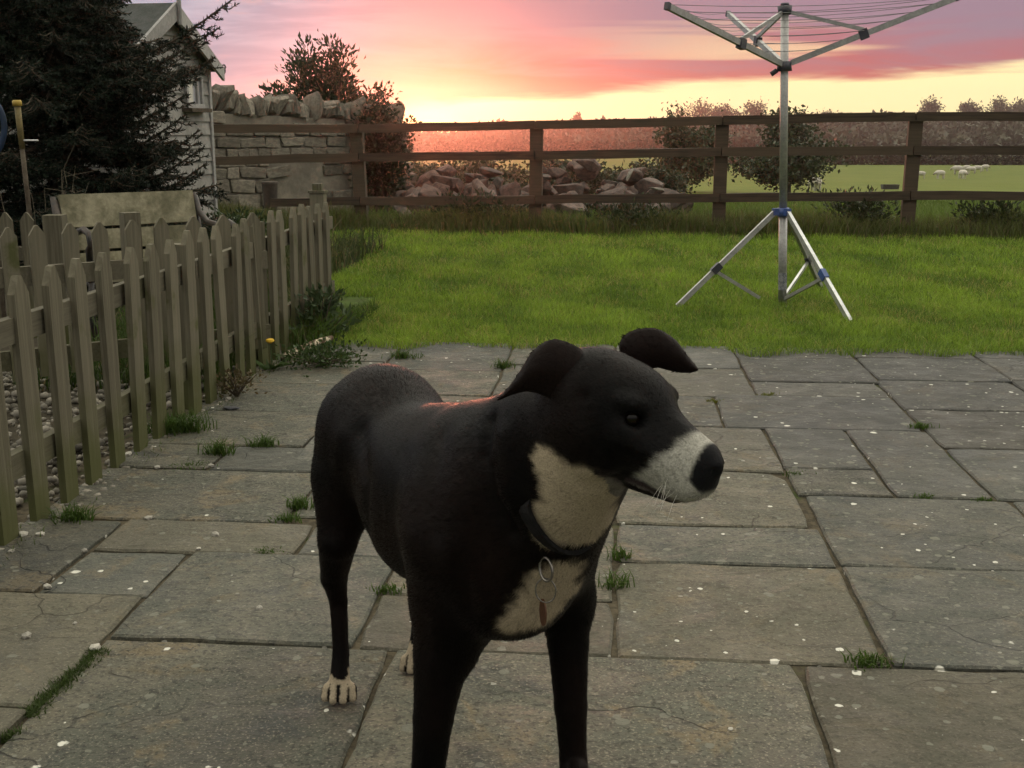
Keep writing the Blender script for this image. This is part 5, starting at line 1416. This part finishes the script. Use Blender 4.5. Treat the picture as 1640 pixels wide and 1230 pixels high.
    HVf = HV.reshape(-1, 3) - base; Fh = np.arange(len(HVf)).reshape(-1, 3)
    hc = C * r.uniform(.6, 1.25, (len(C), 1))
    mf = m.copy(); mf.name = 'glossy hairs'; mf.node_tree.nodes['Principled BSDF'].inputs['Roughness'].default_value = .38; mf.node_tree.nodes['Principled BSDF'].inputs['Specular IOR Level'].default_value = .055
    fur = obj('fur', mesh('fur', HVf, Fh, mf, False, np.repeat(hc, 3, 0)), root); tag(fur, kind='stuff')
    # ---- eyes
    t = NT('dark eye'); t.done((.006, .004, .003), .06, None, .22); me = t.m
    import bmesh
    for sg in (-1, 1):
        bm = bmesh.new(); bmesh.ops.create_uvsphere(bm, u_segments=20, v_segments=14, radius=.0118); mm = bpy.data.meshes.new('eye'); bm.to_mesh(mm); bm.free(); mm.materials.append(me)
        for pl_ in mm.polygons: pl_.use_smooth = True
        obj('eye', mm, root, hp(.0725, sg * .0385, .0010) - base)
    wk = MB()
    for k in range(14):
        sg = -1 if k % 2 else 1; p = hp(r.uniform(.135, .165), sg * .032, r.uniform(-.075, -.050)); d_ = HF * r.uniform(-.2, .5) + HL * sg * .9 + HU * r.uniform(-.7, .1); d_ /= np.linalg.norm(d_)
        wk.tube([p - base, p + d_ * .02 - base, p + d_ * .045 + np.array([0, 0, -.008]) - base], [.00035, .0003, .0002], 3, False)
    wk.build('whiskers', mat_simple('pale whisker', (.5, .48, .42), (.4, .38, .34), 5., .5, 0), root)['kind'] = 'stuff'
    # ---- collar: follows the neck where a sloping plane cuts it
    pa, pc = surf(902, 887), surf(838, 662)
    Cn = (pa + pc) / 2 + np.array([.012, .03, 0.]); e1 = pa - Cn; re1 = np.linalg.norm(e1); e1 /= re1
    na = W(925, 695, 1.66) - W(815, 800, 1.82); na -= e1 * (na @ e1); nrm = na / np.linalg.norm(na); e2 = np.cross(nrm, e1); re2 = re1 * .80
    def dist(p):
        i = np.clip(np.round((p - s.lo) / s.h).astype(int), 0, s.n - 1); return s.d[i[0], i[1], i[2]]
    ring = []; nseg = 56
    for k in range(nseg):
        a_ = 2 * math.pi * k / nseg; d = e1 * math.cos(a_) + e2 * math.sin(a_)
        re = re1 * re2 / math.hypot(re2 * math.cos(a_), re1 * math.sin(a_)); rad = re * .7
        while rad < re * 1.10 and dist(Cn + d * rad) < .002: rad += .002
        ring.append(rad)
    ring = np.array(ring)
    for it in range(4): ring = .25 * np.roll(ring, 1) + .5 * ring + .25 * np.roll(ring, -1)
    ang = 2 * math.pi * np.arange(nseg) / nseg; ring = ring - .016 * (1 - smooth((np.cos(ang) - .35) / .25))   # the strap sinks into the ruff at the sides
    cm = []; Vc = []; Fc = []
    for k in range(nseg):
        a_ = 2 * math.pi * k / nseg; d = e1 * math.cos(a_) + e2 * math.sin(a_)
        for off, hgt in ((-.003, -.013), (.0035, -.013), (.0035, .013), (-.003, .013)): Vc.append(Cn + d * (ring[k] + off) + nrm * hgt - base)
    for k in range(nseg):
        j = (k + 1) % nseg
        for e in range(4): Fc.append([k * 4 + e, k * 4 + (e + 1) % 4, j * 4 + (e + 1) % 4, j * 4 + e])
    mcol = mat_simple('dark collar webbing', (.006, .0055, .0055), (.011, .010, .010), 60., .85, .3, .15)
    co = obj('collar', mesh('collar', Vc, Fc, mcol), root)
    mring = mat_simple('dull steel ring', (.25, .23, .20), (.18, .16, .14), 30., .35, 0, .5, .9)
    def ringm(name, c, rad, tilt, th):
        ax1 = np.array([math.cos(tilt), -math.sin(tilt), 0]); ax2 = np.array([0, -.15, -1.]); ax2 /= np.linalg.norm(ax2)
        pts = [c + ax1 * rad * .85 * math.cos(t_) + ax2 * rad * math.sin(t_) - base for t_ in np.linspace(0, 2 * math.pi, 22)]
        return MB().tube(pts, th, 6, False).build(name, mring, co, True)
    c0 = surf(872, 915) + np.array([.0, -.013, .002]); ringm('collar_ring', c0, .017, .9, .0022)
    c1 = surf(876, 945) + np.array([.0, -.016, 0]); ringm('split_ring', c1, .018, .2, .0012)
    c2 = surf(873, 972) + np.array([.0, -.020, -.004]) - base
    mt = mat_simple('tarnished copper tag', (.16, .075, .04), (.11, .05, .03), 40., .45, .1, .5, .6)
    mb = MB(); d1 = np.array([.35, -.93, 0]); d2 = np.array([0, -.1, -1.]); d2 /= np.linalg.norm(d2); d3 = np.cross(d1, d2)
    mb.prism([(.0125 * math.cos(t_), .0205 * math.sin(t_)) for t_ in np.linspace(0, 2 * math.pi, 20, endpoint=False)], .0022, [d1, d2, d3], c2)
    mb.build('name_tag', mt, co)
build_dog()
# ================================================================ evening haze in the air
def build_haze():
    lo, hi = np.array((-465., -465., -6.)), np.array((465., 465., 15.))
    mb = MB().box((lo + hi) / 2, hi - lo)
    m = bpy.data.materials.new('haze'); m.use_nodes = True; nt = m.node_tree; nt.nodes.clear()
    v = nt.nodes.new('ShaderNodeVolumePrincipled'); v.inputs['Color'].default_value = (.95, .90, .86, 1); v.inputs['Density'].default_value = .0007; v.inputs['Anisotropy'].default_value = .90
    out = nt.nodes.new('ShaderNodeOutputMaterial'); nt.links.new(v.outputs[0], out.inputs['Volume'])
    o = mb.build('haze', m); tag(o, 'thin warm evening haze over the whole view', 'haze', kind='stuff'); o.display_type = 'WIRE'
build_haze()
